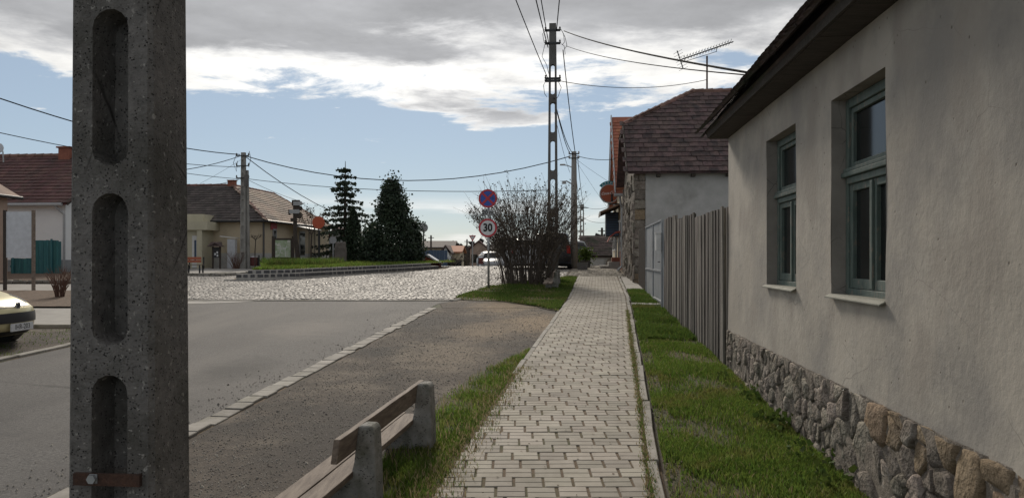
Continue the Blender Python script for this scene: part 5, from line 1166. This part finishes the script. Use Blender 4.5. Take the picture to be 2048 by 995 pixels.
# things on the island before that house
def gthing(name, label, cat, px, Y, dz=0.0, rot=0): return thing(name, label, cat, (X(px, Y), Y, gz(Y) + dz), rot)
kb = gthing('notice_box', 'small dark notice box with shingled roof on two posts', 'notice board', 433, 36.2)
zq = lambda py, Y: Z(py, Y) - gz(Y)
for x in (-.17, .17): MB().box(x - .035, -.03, -.1, x + .035, .03, zq(492, 36.2)).build('post', 'dark_wood', kb)
MB().box(-.135, -.04, zq(515, 36.2), .135, .06, zq(494, 36.2)).build('case', 'dark_metal', kb)
for (x, z) in ((-.05, .12), (.06, .05), (.05, .2)): MB().box(x - .035, -.045, zq(515, 36.2) + z, x + .035, -.041, zq(515, 36.2) + z + .1).build('paper', 'sign_white', kb)
MB().prism([(-.34, -.2, zq(493, 36.2)), (0, -.2, zq(485, 36.2)), (.34, -.2, zq(493, 36.2)), (.3, -.2, zq(493, 36.2) + .0), (0, -.2, zq(487, 36.2))], (0, .4, 0)).prism([(-.36, -.24, zq(493, 36.2)), (.36, -.24, zq(493, 36.2)), (.24, .0, zq(484, 36.2)), (-.24, 0, zq(484, 36.2))], (0, .03, .02)).build('roof', 'mossy_tile_far', kb)
wc = gthing('white_cabinet', 'tall pale grey cabinet with slanted lid against beige wall', 'cabinet', 465, 37.3)
MB().box(-.2, -.15, -.1, .17, .15, zq(478, 37.3)).build('body', 'panel_white', wc); MB().prism([(-.55, -.2, zq(473, 37.3)), (.22, -.2, zq(476.5, 37.3)), (.22, -.2, zq(475, 37.3)), (-.55, -.2, zq(471.5, 37.3))], (0, .45, 0)).build('lid', 'white_paint', wc)
bk = gthing('litter_bin', 'brown slatted litter bin in front of the beige house', 'litter bin', 507, 36.6)
for k in range(6): MB().box(-.21 + k * .07, -.18, .16, -.145 + k * .07, -.15, .56).build('slat', 'bin_brown', bk)
MB().box(-.2, -.148, .15, .2, .15, .55).build('liner', 'rust', bk)
for x in (-.26, .26): MB().box(x - .025, -.03, -.1, x + .025, .03, .66).build('post', 'dark_metal', bk)
MB().lathe([(.0, .62), (.13, .60), (.16, .56), (.0, .56)], n=12).build('lid', 'panel_white', bk)
# map board
mY = 34.8; mp_ = gthing('map_board', 'framed village map board with a green and white plan', 'notice board', 546, mY); zz = lambda py: Z(py, mY) - gz(mY); mw = X(586, mY) - X(546, mY)
for x in (0, mw): MB().box(x - .045, -.05, -.1, x + .045, .05, zz(472)).build('post', 'dark_wood', mp_)
MB().box(.047, -.04, zz(517), mw - .047, .0, zz(476)).build('frame', 'dark_wood', mp_)
pn = MB().box(.12, -.048, zz(514), mw - .1, -.041, zz(480)).build('map_sheet', 'map_print', mp_)
rd = MB(); 
for pts in (((.35, .2), (.42, .5), (.36, .75)), ((.65, .05), (.62, .4), (.7, .7)), ((.2, .55), (.45, .5), (.8, .6))):
    for (a, b), (c, d) in zip(pts[:-1], pts[1:]): zl = zz(514); zh = zz(480) - zl; rd.bar((a*mw, -.0495, zl + b*zh), (c*mw, -.0495, zl + d*zh), .018, .002, (0, 1, 0))
rd.build('map_lines', 'sign_white', pn)
# wooden fingerpost
fY = 34.4; fp = gthing('fingerpost', 'leaning dark wooden signpost with arrow boards at several heights', 'signpost', 594, fY); zz = lambda py: Z(py, fY) - gz(fY)
MB().tube([(.06, 0, -.15), (.03, 0, .7), (-.08, 0, 1.6), (-.1, 0, zz(402))], [.12, .11, .09, .08], 8).build('post', 'dark_wood', fp)
for (xa, xb, pa, pb, m, dy) in ((-.2, .15, 400, 412, 'dark_wood', -.12), (-.12, .24, 403, 411, 'sign_back', -.17), (-.3, .12, 419, 427, 'sign_back', -.15), (-.36, -.28, 419, 429, 'dark_wood', -.1), (-.15, .22, 412, 421, 'dark_wood', -.1), (-.05, .2, 426, 436, 'dark_wood', -.1), (-.26, .0, 436, 443, 'dark_wood', -.11)):
    MB().prism([(xa, dy, zz(pb)), (xb, dy, zz(pb)), (xb + .06, dy, (zz(pa) + zz(pb)) / 2), (xb, dy, zz(pa)), (xa, dy, zz(pa))], (0, .04, 0)).build('arrow_board', m, fp)
# monument slab
ms = gthing('memorial_stone', 'upright rough memorial stone slab between sign and thuja', 'monument', 681, 36.5); zz = lambda py: Z(py, 36.5) - gz(36.5); bmv = MB()
for (z, a, b) in ((-.1, -.28, .30), (.3, -.27, .29), (.8, -.28, .28), (1.0, -.27, .26), (zz(484), -.2, .22)):
    for (s, d) in ((a, -.12), (b, -.12), (b, .12), (a, .12)): bmv.v.append((s + random.uniform(-.02, .02), d + random.uniform(-.02, .02), z))
for i in range(4):
    for k in range(4): bmv.f.append((i*4+k, i*4+(k+1)%4, i*4+4+(k+1)%4, i*4+4+k))
bmv.f.append((16, 17, 18, 19)); bmv.build('slab', 'monument', ms, bevel=.03)
# red hut roof and far bin
hu = gthing('red_hut', 'low red wooden hut with pale sloping roof at the island end', 'hut', 864, 40.2); zz = lambda py: Z(py, 40.2) - gz(40.2)
hx0, hx1 = X(847, 40.2) - X(864, 40.2), X(884, 40.2) - X(864, 40.2)
MB().prism([(hx0, -.5, -.2), (hx1 - .1, -.5, -.2), (hx1 - .1, -.5, .2), (-.2, -.5, zz(511)), (hx0, -.5, .35)], (0, 1.2, 0)).build('wall', 'shed_red', hu)
MB().prism([(-.27, -.6, zz(510)), (-.2, -.6, zz(508)), (hx1, -.6, .22), (hx1, -.6, .14)], (0, 1.4, 0)).build('roof_slope', 'panel_white', hu); MB().prism([(-.2, -.58, zz(508) - .005), (-.25, -.58, zz(510)), (hx0 - .08, -.58, .3), (hx0 - .08, -.58, .36)], (0, 1.36, 0)).build('roof_slope', 'shed_red', hu)
fbn = gthing('street_bin', 'dark red street bin with domed lid across the square', 'litter bin', 962, 41.2); zz = lambda py: Z(py, 41.2) - gz(41.2)
MB().box(-.12, -.1, .15, .12, .1, .5).build('box', 'bin_brown', fbn); MB().box(-.17, -.03, -.1, -.13, .03, .6).box(.13, -.03, -.1, .17, .03, .6).build('post', 'dark_metal', fbn); MB().lathe([(.17, .56), (.14, .62), (.06, .66), (0, .67)], n=12).build('lid', 'sign_back', fbn)

# ================================================================ traffic island: three courses of dark stones
HC = .125; TR = .24
isl = thing('traffic_island', 'raised grassy island edged with three steps of dark stones', 'traffic island', ISL[0])
base = Vector(ISL[0])
def course(k):
    pts = []
    ln = [Vector((p.x, p.y)) for p in ISL]
    for i, p in enumerate(ln):
        d = (ln[min(i+1, len(ln)-1)] - ln[max(i-1, 0)]).normalized(); nn = Vector((-d.y, d.x)); q = p + nn * TR * k + (d * (.36 * k) if i == 0 else Vector((0, 0))) - (d * .3 * k if i == len(ln) - 1 else Vector((0, 0))); pts.append(q)
    return pts
cnt = 0; far_ = MB(); tread = MB(); me_st = [block_mesh(.17 * s, .12, HC - .02, 'kerb_block', 'basalt', .018) for s in (.85, 1, 1.15)]
for k in range(3):
    pts = course(k); zt0 = lambda q: gz(q.y)
    for a, b in zip(pts[:-1], pts[1:]):
        n_ = max(1, int((b - a).length / .2)); ang = math.atan2((b - a).y, (b - a).x)
        for i in range(n_):
            p = a.lerp(b, i / n_); zl = gz(p.y) * .72 + gz(30) * .28 + HC * k - .03 - (.06 if k == 0 else 0)
            if cnt < 300:
                o = link('kerb_block', random.choice(me_st), None, isl); o.location = Vector((p.x, p.y, zl)) - base; o.rotation_euler = (0, 0, ang + random.uniform(-.05, .05)); cnt += 1
            else:
                M = Matrix.Translation(Vector((p.x, p.y, zl)) - base) @ Matrix.Rotation(ang, 4, 'Z'); q = me_st[1]
                far_.add([M @ v.co for v in q.vertices], [tuple(f.vertices) for f in q.polygons])
        i0 = len(tread.v); za = gz(a.y) * .72 + gz(30) * .28 + HC * k - .012 - (.06 if k == 0 else 0); zb = gz(b.y) * .72 + gz(30) * .28 + HC * k - .012 - (.06 if k == 0 else 0); nn = Vector((-(b - a).y, (b - a).x)).normalized() * (TR + .06); h = HC - .015
        f2 = Vector((-(b - a).y, (b - a).x)).normalized() * .015
        for (p, z) in ((a, za), (b, zb)):
            for off, z_ in ((f2, -.15), (f2, h), (nn, h)): tread.v.append(Vector((p.x + off.x, p.y + off.y, z + z_)) - base)
        tread.f += [(i0, i0+3, i0+4, i0+1), (i0+1, i0+4, i0+5, i0+2)]
tread.build('mortar_bed', 'mortar', isl)
if far_.v: stuff(far_.build('kerb_block_rows', 'basalt_far', isl))
top = course(2.4); ip = [(p.x, p.y) for p in top] + [(-3.0, 42.0), (-12.2, 37.4), (top[0].x - .1, top[0].y + 1.2)]
tz_ = lambda y: gz(y) * .72 + gz(30) * .28 + HC * 3 - .05
bmi = bmesh.new(); bmi.faces.new([bmi.verts.new((x, y, 0)) for x, y in ip])
for k in range(28, 43): bmesh.ops.bisect_plane(bmi, geom=bmi.verts[:] + bmi.edges[:] + bmi.faces[:], plane_co=(0, k, 0), plane_no=(0, 1, 0))
for v in bmi.verts: v.co.z = max(tz_(v.co.y), gz(v.co.y) + .03); v.co -= base
bmesh.ops.triangulate(bmi, faces=bmi.faces); mei = bpy.data.meshes.new('island_soil'); bmi.to_mesh(mei); bmi.free(); link('island_soil', mei, 'soil', isl)

# ================================================================ trees
def spruce(label, px, Y, py_top, wpx):
    g = gz(Y); h = Z(py_top, Y) - g; t = thing('spruce_tree', label, 'tree', (X(px, Y), Y, g)); w = wpx / F * Y
    MB().tube([(0, 0, -.2), (0, 0, h * .5), (.02, 0, h)], [.15, .09, .015], 7).build('trunk', 'bark', t)
    br = MB(); P = []; z = h * .16
    while z < h * .985:
        f = 1 - z / h; L = w * (.10 + 1.15 * f * (1 - .35 * f)) * random.uniform(.75, 1.15)
        for k in range(6):
            if random.random() < .12: continue
            a = k * 1.047 + random.uniform(-.4, .4) + z * 3; d = Vector((math.cos(a), math.sin(a), 0)); l = L * random.uniform(.65, 1.15); pts = []
            for i in range(6): s = i / 5; pts.append(Vector((0, 0, z)) + d * l * s + Vector((0, 0, l * (.10 * s - .42 * s * s + .22 * s ** 3))))
            br.tube(pts, [.02, .016, .012, .01, .008, .005], 4, False); n = int(14 + 46 * l)
            for q in range(n):
                s = random.uniform(.1, 1.0); i = min(int(s * 5), 4); p = pts[i].lerp(pts[i+1], s * 5 - i); sd = d.cross(Vector((0, 0, 1))) * random.gauss(0, .10 * l * (1.2 - s) + .02)
                P.append(p + sd + Vector((random.gauss(0, .02), random.gauss(0, .02), -abs(random.gauss(0, .09)))))
        z += h * random.uniform(.05, .065)
    br.build('branches', 'bark', t); cr = leaves('crown', np.array(P), .105, 'needle', t); return t
spruce('tall thin spruce with bare gaps between its tiers', 690, 45, 322, 84)
def dense(name, label, px, Y, py_top, prof, n, size, m, lump=.0):
    g = gz(Y); h = Z(py_top, Y) - g; t = thing(name, label, 'tree', (X(px, Y), Y, g + .1))
    MB().tube([(0, 0, -.3), (0, 0, h * .8)], [.12, .03], 7).build('trunk', 'bark', t)
    P = []; lumps = [(random.uniform(.0, .97), random.uniform(0, 6.283), random.uniform(.10, .22)) for _ in range(90)]
    while len(P) < n:
        f = random.random(); R = np.interp(f, [p[0] for p in prof], [p[1] for p in prof]) / F * Y
        if random.random() > R / (max(p[1] for p in prof) / F * Y) + .12: continue
        a = random.uniform(0, 6.283)
        if lump:
            q = random.choice(lumps); R2 = np.interp(q[0], [p[0] for p in prof], [p[1] for p in prof]) / F * Y
            c = Vector((math.cos(q[1]) * R2 * .86, math.sin(q[1]) * R2 * .86, q[0] * h)); v = Vector((random.gauss(0, 1), random.gauss(0, 1), random.gauss(0, 1.5))) * q[2] * lump; P.append(c + v)
            if random.random() < .6: continue
        r = R * math.sqrt(random.uniform(.35, 1.0)); P.append(Vector((math.cos(a) * r, math.sin(a) * r, f * h + random.gauss(0, .04))))
    leaves('crown', np.array(P), size, m, t); return t
dense('thuja_tree', 'narrow dark columnar thuja left of the dense conifer', 707, 40.5, 420, [(0, 16), (.3, 19), (.7, 14), (.92, 6), (1, 1)], 9000, .06, 'thuja')
dense('yew_tree', 'broad dense dark conifer with ragged pointed top', 785, 38, 366, [(0, 50), (.15, 56), (.35, 44), (.5, 30), (.7, 25), (.82, 13), (.9, 9), (.97, 5), (1, 1)], 17000, .085, 'yew', 1.0)
dense('low_conifer', 'low spreading dark conifer at the foot of the dense one, left side', 745, 39.3, 455, [(0, 26), (.5, 24), (.8, 14), (1, 3)], 5000, .08, 'yew', 1.0)
dense('low_conifer', 'low dark conifer at the right flank of the dense one', 826, 38.6, 448, [(0, 20), (.5, 18), (.8, 12), (1, 3)], 4000, .08, 'yew', 1.0)
def bare(label, px, Y, py_top, w, seed, name='bare_tree', trunk=.09, py_fork=None, n1=9, bud=160):
    random.seed(seed); g = gz(Y) ; h = Z(py_top, Y) - g; t = thing(name, label, 'tree', (X(px, Y), Y, g)); hf = (Z(py_fork, Y) - g) if py_fork else h * .35
    MB().tube([(0, 0, -.2), (0, 0, hf * .6), (.03, 0, hf)], [trunk, trunk * .8, trunk * .7], 7).build('trunk', 'bark', t); mb = MB(); tips = []
    def grow(p, d, l, r, lev):
        q = p + d * l; m = p.lerp(q, .5) + Vector((random.gauss(0, .05), random.gauss(0, .05), 0)) * l; mb.tube([p, m, q], [r, r * .8, r * .6], 4, False)
        if lev == 0: tips.extend([m, q]); return
        for k in range(3): grow(p.lerp(q, random.uniform(.5, 1)), (d + Vector((random.gauss(0, .5), random.gauss(0, .5), random.uniform(-.1, .5)))).normalized(), l * random.uniform(.5, .75), r * .58, lev - 1)
    for k in range(n1):
        a = 2 * math.pi * k / n1; grow(Vector((.02, 0, hf)), Vector((math.cos(a) * w, math.sin(a) * w, random.uniform(.7, 1.2))).normalized(), (h - hf) * random.uniform(.4, .55), trunk * .35, 2)
    mb.build('branches', 'twig', t)
    if bud: leaves('buds', np.array([random.choice(tips) for _ in range(bud)]) + RNG.normal(0, .05, (bud, 3)), .06, 'bud', t)
bare('bare young tree between fingerpost and orange disc', 622, 41, 398, .55, 3, py_fork=470, trunk=.05, n1=7, bud=220)
bare('pollarded little willow with drooping twigs beside the ladder pole', 510, 36.0, 460, 1.2, 5, 'willow', .03, py_fork=480, n1=9, bud=0)
shrub('twiggy_shrub', 'small brown leafless shrub at the foot of the ladder pole', (X(472, 36), 36, gz(36)), 40, .95, .45, 'twig_red', .010, .15)
shrub('twiggy_shrub', 'low bare shrub behind the orange disc post', (X(655, 37.5), 37.5, gz(37.5)), 30, .8, .6, 'twig', .010, .2)
# big leafless shrub
random.seed(21)
BC = GP(1052, 569)
bsh = shrub('leafless_shrub', 'big leafless many-stemmed shrub with brown buds beside the road sign', BC, 190, 3.35, 1.45, 'twig', .0115, .8, 'bud', 9, 7500, .036)
tw = MB().tube([(-.5, .2, 1.4), (-1.0, .3, 2.4), (-1.5, .4, 3.1)], [.014, .01, .005], 4, False).tube([(-1.0, .3, 2.4), (-1.2, .2, 3.3)], [.008, .004], 3, False).tube([(-1.2, .33, 2.7), (-1.75, .4, 3.0)], [.008, .004], 3, False); tw.build('stray_branch', 'twig', bsh)
LB_ = []
for k in range(350):
    a = random.uniform(0, 6.283); r = 1.15 * math.sqrt(random.random()); LB_.append((math.cos(a) * r, math.sin(a) * r, random.uniform(.1, 1.15) * (1 - .3 * r)))
leaves('lower_leaves', np.array(LB_), .042, 'bud', bsh)

# ================================================================ grass
def samp(poly, zf, dens=None):
    x0 = min(p[0] for p in poly); x1 = max(p[0] for p in poly); y0 = min(p[1] for p in poly); y1 = max(p[1] for p in poly)
    def f():
        y = y0 + (y1 - y0) * random.random() ** 1.5; x = random.uniform(x0, x1)
        if not inpoly((x, y), poly) or (dens and random.random() > dens(x, y)): return None
        return (x, y, zf(y))
    return f
rs = [(SR(2) + .02, 2)] + [(SR(y) + .02, y) for y in (5, 8, 12, 16, 19.6, 22.1)] + [(HW(y) - .03, y) for y in (22.1, 16, 12, 9, 6, 4, 2)]
struct(area('grass_soil', rs, .02, 'soil'))
patch_d = lambda x, y: min(1, max(.06, .58 + .7 * math.sin(x * 3.1 + y * 1.3) * math.sin(y * 1.9 - x) + .25 * math.sin(7 * x + 3 * y) - (.55 if x < SR(y) + .16 else 0)))
grass('lawn_grass', 'bright grass strip between pavement and house wall', samp([p for p in rs if p[1] > 3.9] + [(HW(3.9), 3.9), (SR(3.9), 3.9)] if False else [(SR(4.2) + .02, 4.2)] + [(SR(y) + .02, y) for y in (6, 9, 12)] + [(HW(y) - .03, y) for y in (12, 9, 6, 4.2)], lambda y: gz(y) + .02, patch_d), 70000, .05, 'blade', .0032)
grass('lawn_grass', 'grass strip along the plank fence up to the gate', samp([(SR(y) + .02, y) for y in (12, 16, 19.6, 22.1)] + [(HW(y) - .05, y) for y in (22.1, 18, 12)], lambda y: gz(y) + .02, patch_d), 22000, .08, 'blade_dark', .006)
grass('lawn_straw', 'dry stalks among the grass by the house wall', samp([(SR(y) + .02, y) for y in (4.2, 6, 9, 12)] + [(HW(y) - .03, y) for y in (12, 9, 6, 4.2)], lambda y: gz(y) + .02), 2600, .06, 'straw', .0025)
# verge grass round the bench, thinning out before the bare earth
vg = [(SL(3.5) - .95, 3.5), (SL(5) - .72, 5), (-.80, 6.3), (-.72, 7.9), (-.36, 9.4), (.10, 10.7), (SL(11.2) - .02, 11.2), (SL(9) + .0, 9), (SL(7) + .04, 7), (SL(5) + .08, 5), (SL(3.5) + .05, 3.5)]
struct(area('verge_soil', rough(vg, .05), .016, 'soil'))
grass('verge_grass', 'grass tuft strip between the near bench and the pavement', samp(vg, lambda y: gz(y) + .014, lambda x, y: min(1, max(.06, (x - SL(y) + .62 - (y - 5) * .05) * 3.2)) * (.55 + .45 * math.sin(5 * x + 3 * y) * math.sin(4 * y))), 26000, .048, 'blade', .0035)
grass('verge_straw', 'dry yellow stalks among the grass by the near bench', samp(vg, lambda y: gz(y) + .014), 1100, .10, 'straw', .0025)
fg = [(1.0, 16.3), (SL(16.4) - .02, 16.4), (SL(19.6) - .02, 19.6), (SL(28.4) - .02, 28.4), (1.95, 28.6), (1.3, 26.5), (0, 25.4), (-.75, 23.5), (-1.45, 19.7), (-1.2, 19.1), (-.2, 18.7), (.6, 17.4)]
struct(area('verge_soil', rough(fg, .06), .026, 'soil'))
grass('verge_grass', 'grass wedge around the road sign and the leafless shrub', samp(fg, lambda y: gz(y) + .03, lambda x, y: min(1, max(.05, .5 + .7 * math.sin(x * 2.2 + y) * math.sin(y * 1.3 - 2 * x) + .35 * math.sin(5 * y + 4 * x)))), 38000, .06, 'blade_dark', .006)
grass('verge_straw', 'dry stalks in the grass wedge by the road sign', samp(fg, lambda y: gz(y) + .03), 4000, .05, 'straw', .005)
grass('island_grass', 'long grass on the raised island', samp(ip, lambda y: max(tz_(y), gz(y) + .03), lambda x, y: 1.0 if y < 33.5 else .35), 14000, .12, 'blade', .012)
grass('island_tufts', 'taller tufts of rough grass on the island near the map board', samp([(X(540, 30), 30.0), (X(660, 31), 31.0), (X(690, 34), 34.0), (X(520, 34), 34.0)], lambda y: max(tz_(y), gz(y) + .03)), 3500, .3, 'blade_dark', .012)
grass('parking_weeds', 'thin grass growing in the gravel by the yellow car', samp([(-11, 9.3), (-6.95, 10.2), (-6.8, 12.6), (-7.2, 13.5), (-11, 13.5)], lambda y: gz(y) + .006, lambda x, y: .5 + .5 * math.sin(3 * x) * math.sin(4 * y)), 2500, .03, 'blade_dark', .004)
rl = np.array([(SR(y) + abs(random.gauss(0, .16)) + .02, y, gz(y) + .035) for y in (4.2 + 9 * random.random() ** 1.4 for _ in range(900))])
Rl = rand_rot(len(rl)); Rl[:, 2, :] *= .3
stuff(tag(scatter('kerb_litter', LEAF[0], LEAF[1], Rl * RNG.uniform(.012, .03, len(rl))[:, None, None], rl, 'dead_leaf'), 'brown leaf bits along the right edge of the pavement', 'leaves'))
# moss and tufts along the edges of the walk
def edge_s():
    y = 4.3 + 12 * random.random() ** 1.6; s = random.random()
    x = SL(y) + random.gauss(.05, .09) if s < .6 and y < 9.5 else SR(y) - .10 + random.gauss(0, .025)
    return (x, y, gz(y) + .045)
grass('edge_tufts', 'short brown and green tufts along the pavement edges', edge_s, 7000, .035, 'straw', .003)
grass('edge_moss', 'small green tufts in the joints at the pavement edges', edge_s, 4000, .04, 'blade_dark', .003)
# broad-leaved weeds at the foot of the house
wp = []
for k in range(20):
    y = random.uniform(4.2, 9); c = Vector((HW(y) - random.uniform(.05, .30), y, gz(y) + .03)); 
    for q in range(14): a = random.uniform(0, 6.28); wp.append(c + Vector((math.cos(a) * .05, math.sin(a) * .05, random.uniform(0, .13))))
w_ = leaves('weeds', np.array(wp), .035, 'weed', None); stuff(tag(w_, 'broad-leaved weeds at the foot of the stone plinth', 'weeds'))

# ================================================================ beyond the crest
def far_house(name, label, px0, px1, Y, py_eave, py_ridge, wall, roof, gable=True):
    x0, x1 = X(px0, Y), X(px1, Y); g = gz(Y); ze, zr = Z(py_eave, Y) - g, Z(py_ridge, Y) - g; w = x1 - x0
    t = thing(name, label, 'house', ((x0 + x1) / 2, Y, g), 0); MB().box(-w/2, 0, -1, w/2, 7, ze).build('wall', wall, t)
    if gable:
        MB().prism([(-w/2 - .3, -.3, ze), (0, -.3, zr), (w/2 + .3, -.3, ze), (w/2 + .3, -.3, ze - .15), (0, -.3, zr - .2), (-w/2 - .3, -.3, ze - .15)], (0, 7.6, 0)).build('roof', roof, t); MB().add([(-w/2, -.01, ze - .1), (w/2, -.01, ze - .1), (0, -.01, zr - .2)], [(0,1,2)]).build('gable', wall, t)
    else: MB().prism([(-w/2 - .3, -.4, ze), (-w/2 - .3, 3.5, zr), (-w/2 - .3, 7.4, ze), (-w/2 - .3, 7.4, ze - .15), (-w/2 - .3, 3.5, zr - .15), (-w/2 - .3, -.4, ze - .15)], (w + .6, 0, 0)).build('roof', roof, t)
    for s in (-.25, .25):
        q = MB().box(s * w - .5, -.05, ze - 2.2, s * w + .5, -.012, ze - .9).build('window', 'glass', t)
    return t
far_house('far_house', 'far house with long brown roof behind blue metal fence', 838, 905, 92, 494, 480, 'beige_wall', 'dark_tile', False)
far_house('far_house', 'far white gabled house below the brown roof', 884, 898, 82, 505, 489, 'white_wall', 'shingle')
far_house('far_house', 'far house with orange-red roof left of give way sign', 898, 920, 86, 503, 490, 'cream_wall', 'orange_tile', False)
far_house('far_house', 'far house with pointed dark roof behind give way sign', 940, 975, 120, 497, 480, 'pink_wall', 'red_tile')
far_house('far_house', 'small red-gabled house behind the hip-roofed house', 655, 690, 60, 478, 452, 'grey_plinth', 'red_tile')
far_house('far_house', 'dim far house seen through the shrub', 985, 1040, 110, 498, 482, 'grey_plinth', 'dark_tile', False)
bf = thing('blue_fence', 'blue metal sheet fence beyond the red hut', 'fence', (X(840, 70), 70, gz(70)), 0)
for k in range(10): MB().box(k * .25, 0, 0, k * .25 + .24, .04, Z(500, 70) - gz(70)).build('panel', 'blue_metal', bf)
def far_mass(name, label, n, fx, size, m):
    P = np.array([fx() for _ in range(n)]); R = rand_rot(n) * (size * RNG.uniform(.5, 1.4, n))[:, None, None]; return stuff(tag(scatter(name, LEAF[0], LEAF[1], R, P, m), label, 'trees'))
def fm():
    px = random.uniform(600, 1260); Y = random.uniform(130, 260); x = X(px, Y); g = gz(Y) + hill(x, Y)
    crest = 497 + 5 * math.sin(px * .045) + 3 * math.sin(px * .13) - (16 if px > 1140 else 0) * min(1, (px - 1140) / 60)
    return (x, Y, random.uniform(g - 1, Z(crest + random.uniform(-2, 3), Y)))
far_mass('far_wood', 'dark leafless wood on the slope beyond the village', 9000, fm, 1.6, 'far_wood')
def fm2():
    px = random.uniform(-200, 620); Y = random.uniform(120, 220); x = X(px, Y); g = gz(Y) + hill(x, Y); return (x, Y, random.uniform(g - 1, Z(502 + 5 * math.sin(px * .05), Y)))
far_mass('far_wood', 'dark wood far behind the houses on the left', 3000, fm2, 1.6, 'far_wood')
k = 0
for (px, top_, Y, lab) in ((920, 476, 105, 'round dark far tree above the orange roof'), (880, 480, 110, 'small bare far tree over the brown roof'), (960, 484, 130, 'far conical tree behind the give way sign'), (1000, 482, 80, 'far bare tree behind the road sign'), (1075, 478, 70, 'bare tree behind the parked van'), (1180, 455, 85, 'bare far tree beside the thin ladder pole'), (1196, 462, 95, 'bare far tree before the wooded slope'), (735, 440, 62, 'thin bare tree between thuja and dense conifer'), (905, 492, 75, 'low far bush by the white gable'), (1020, 490, 62, 'bare low tree beyond the shrub')):
    bare(lab, px, Y, top_, .8, 40 + k, 'far_tree', .12, n1=7, bud=500 if k in (0, 2, 8) else 120); k += 1
for o in list(COL.objects):
    if o.parent is None and o.name.startswith('far_tree') is False and 'label' not in o and 'kind' not in o and o.type == 'MESH': print('UNTAGGED', o.name)
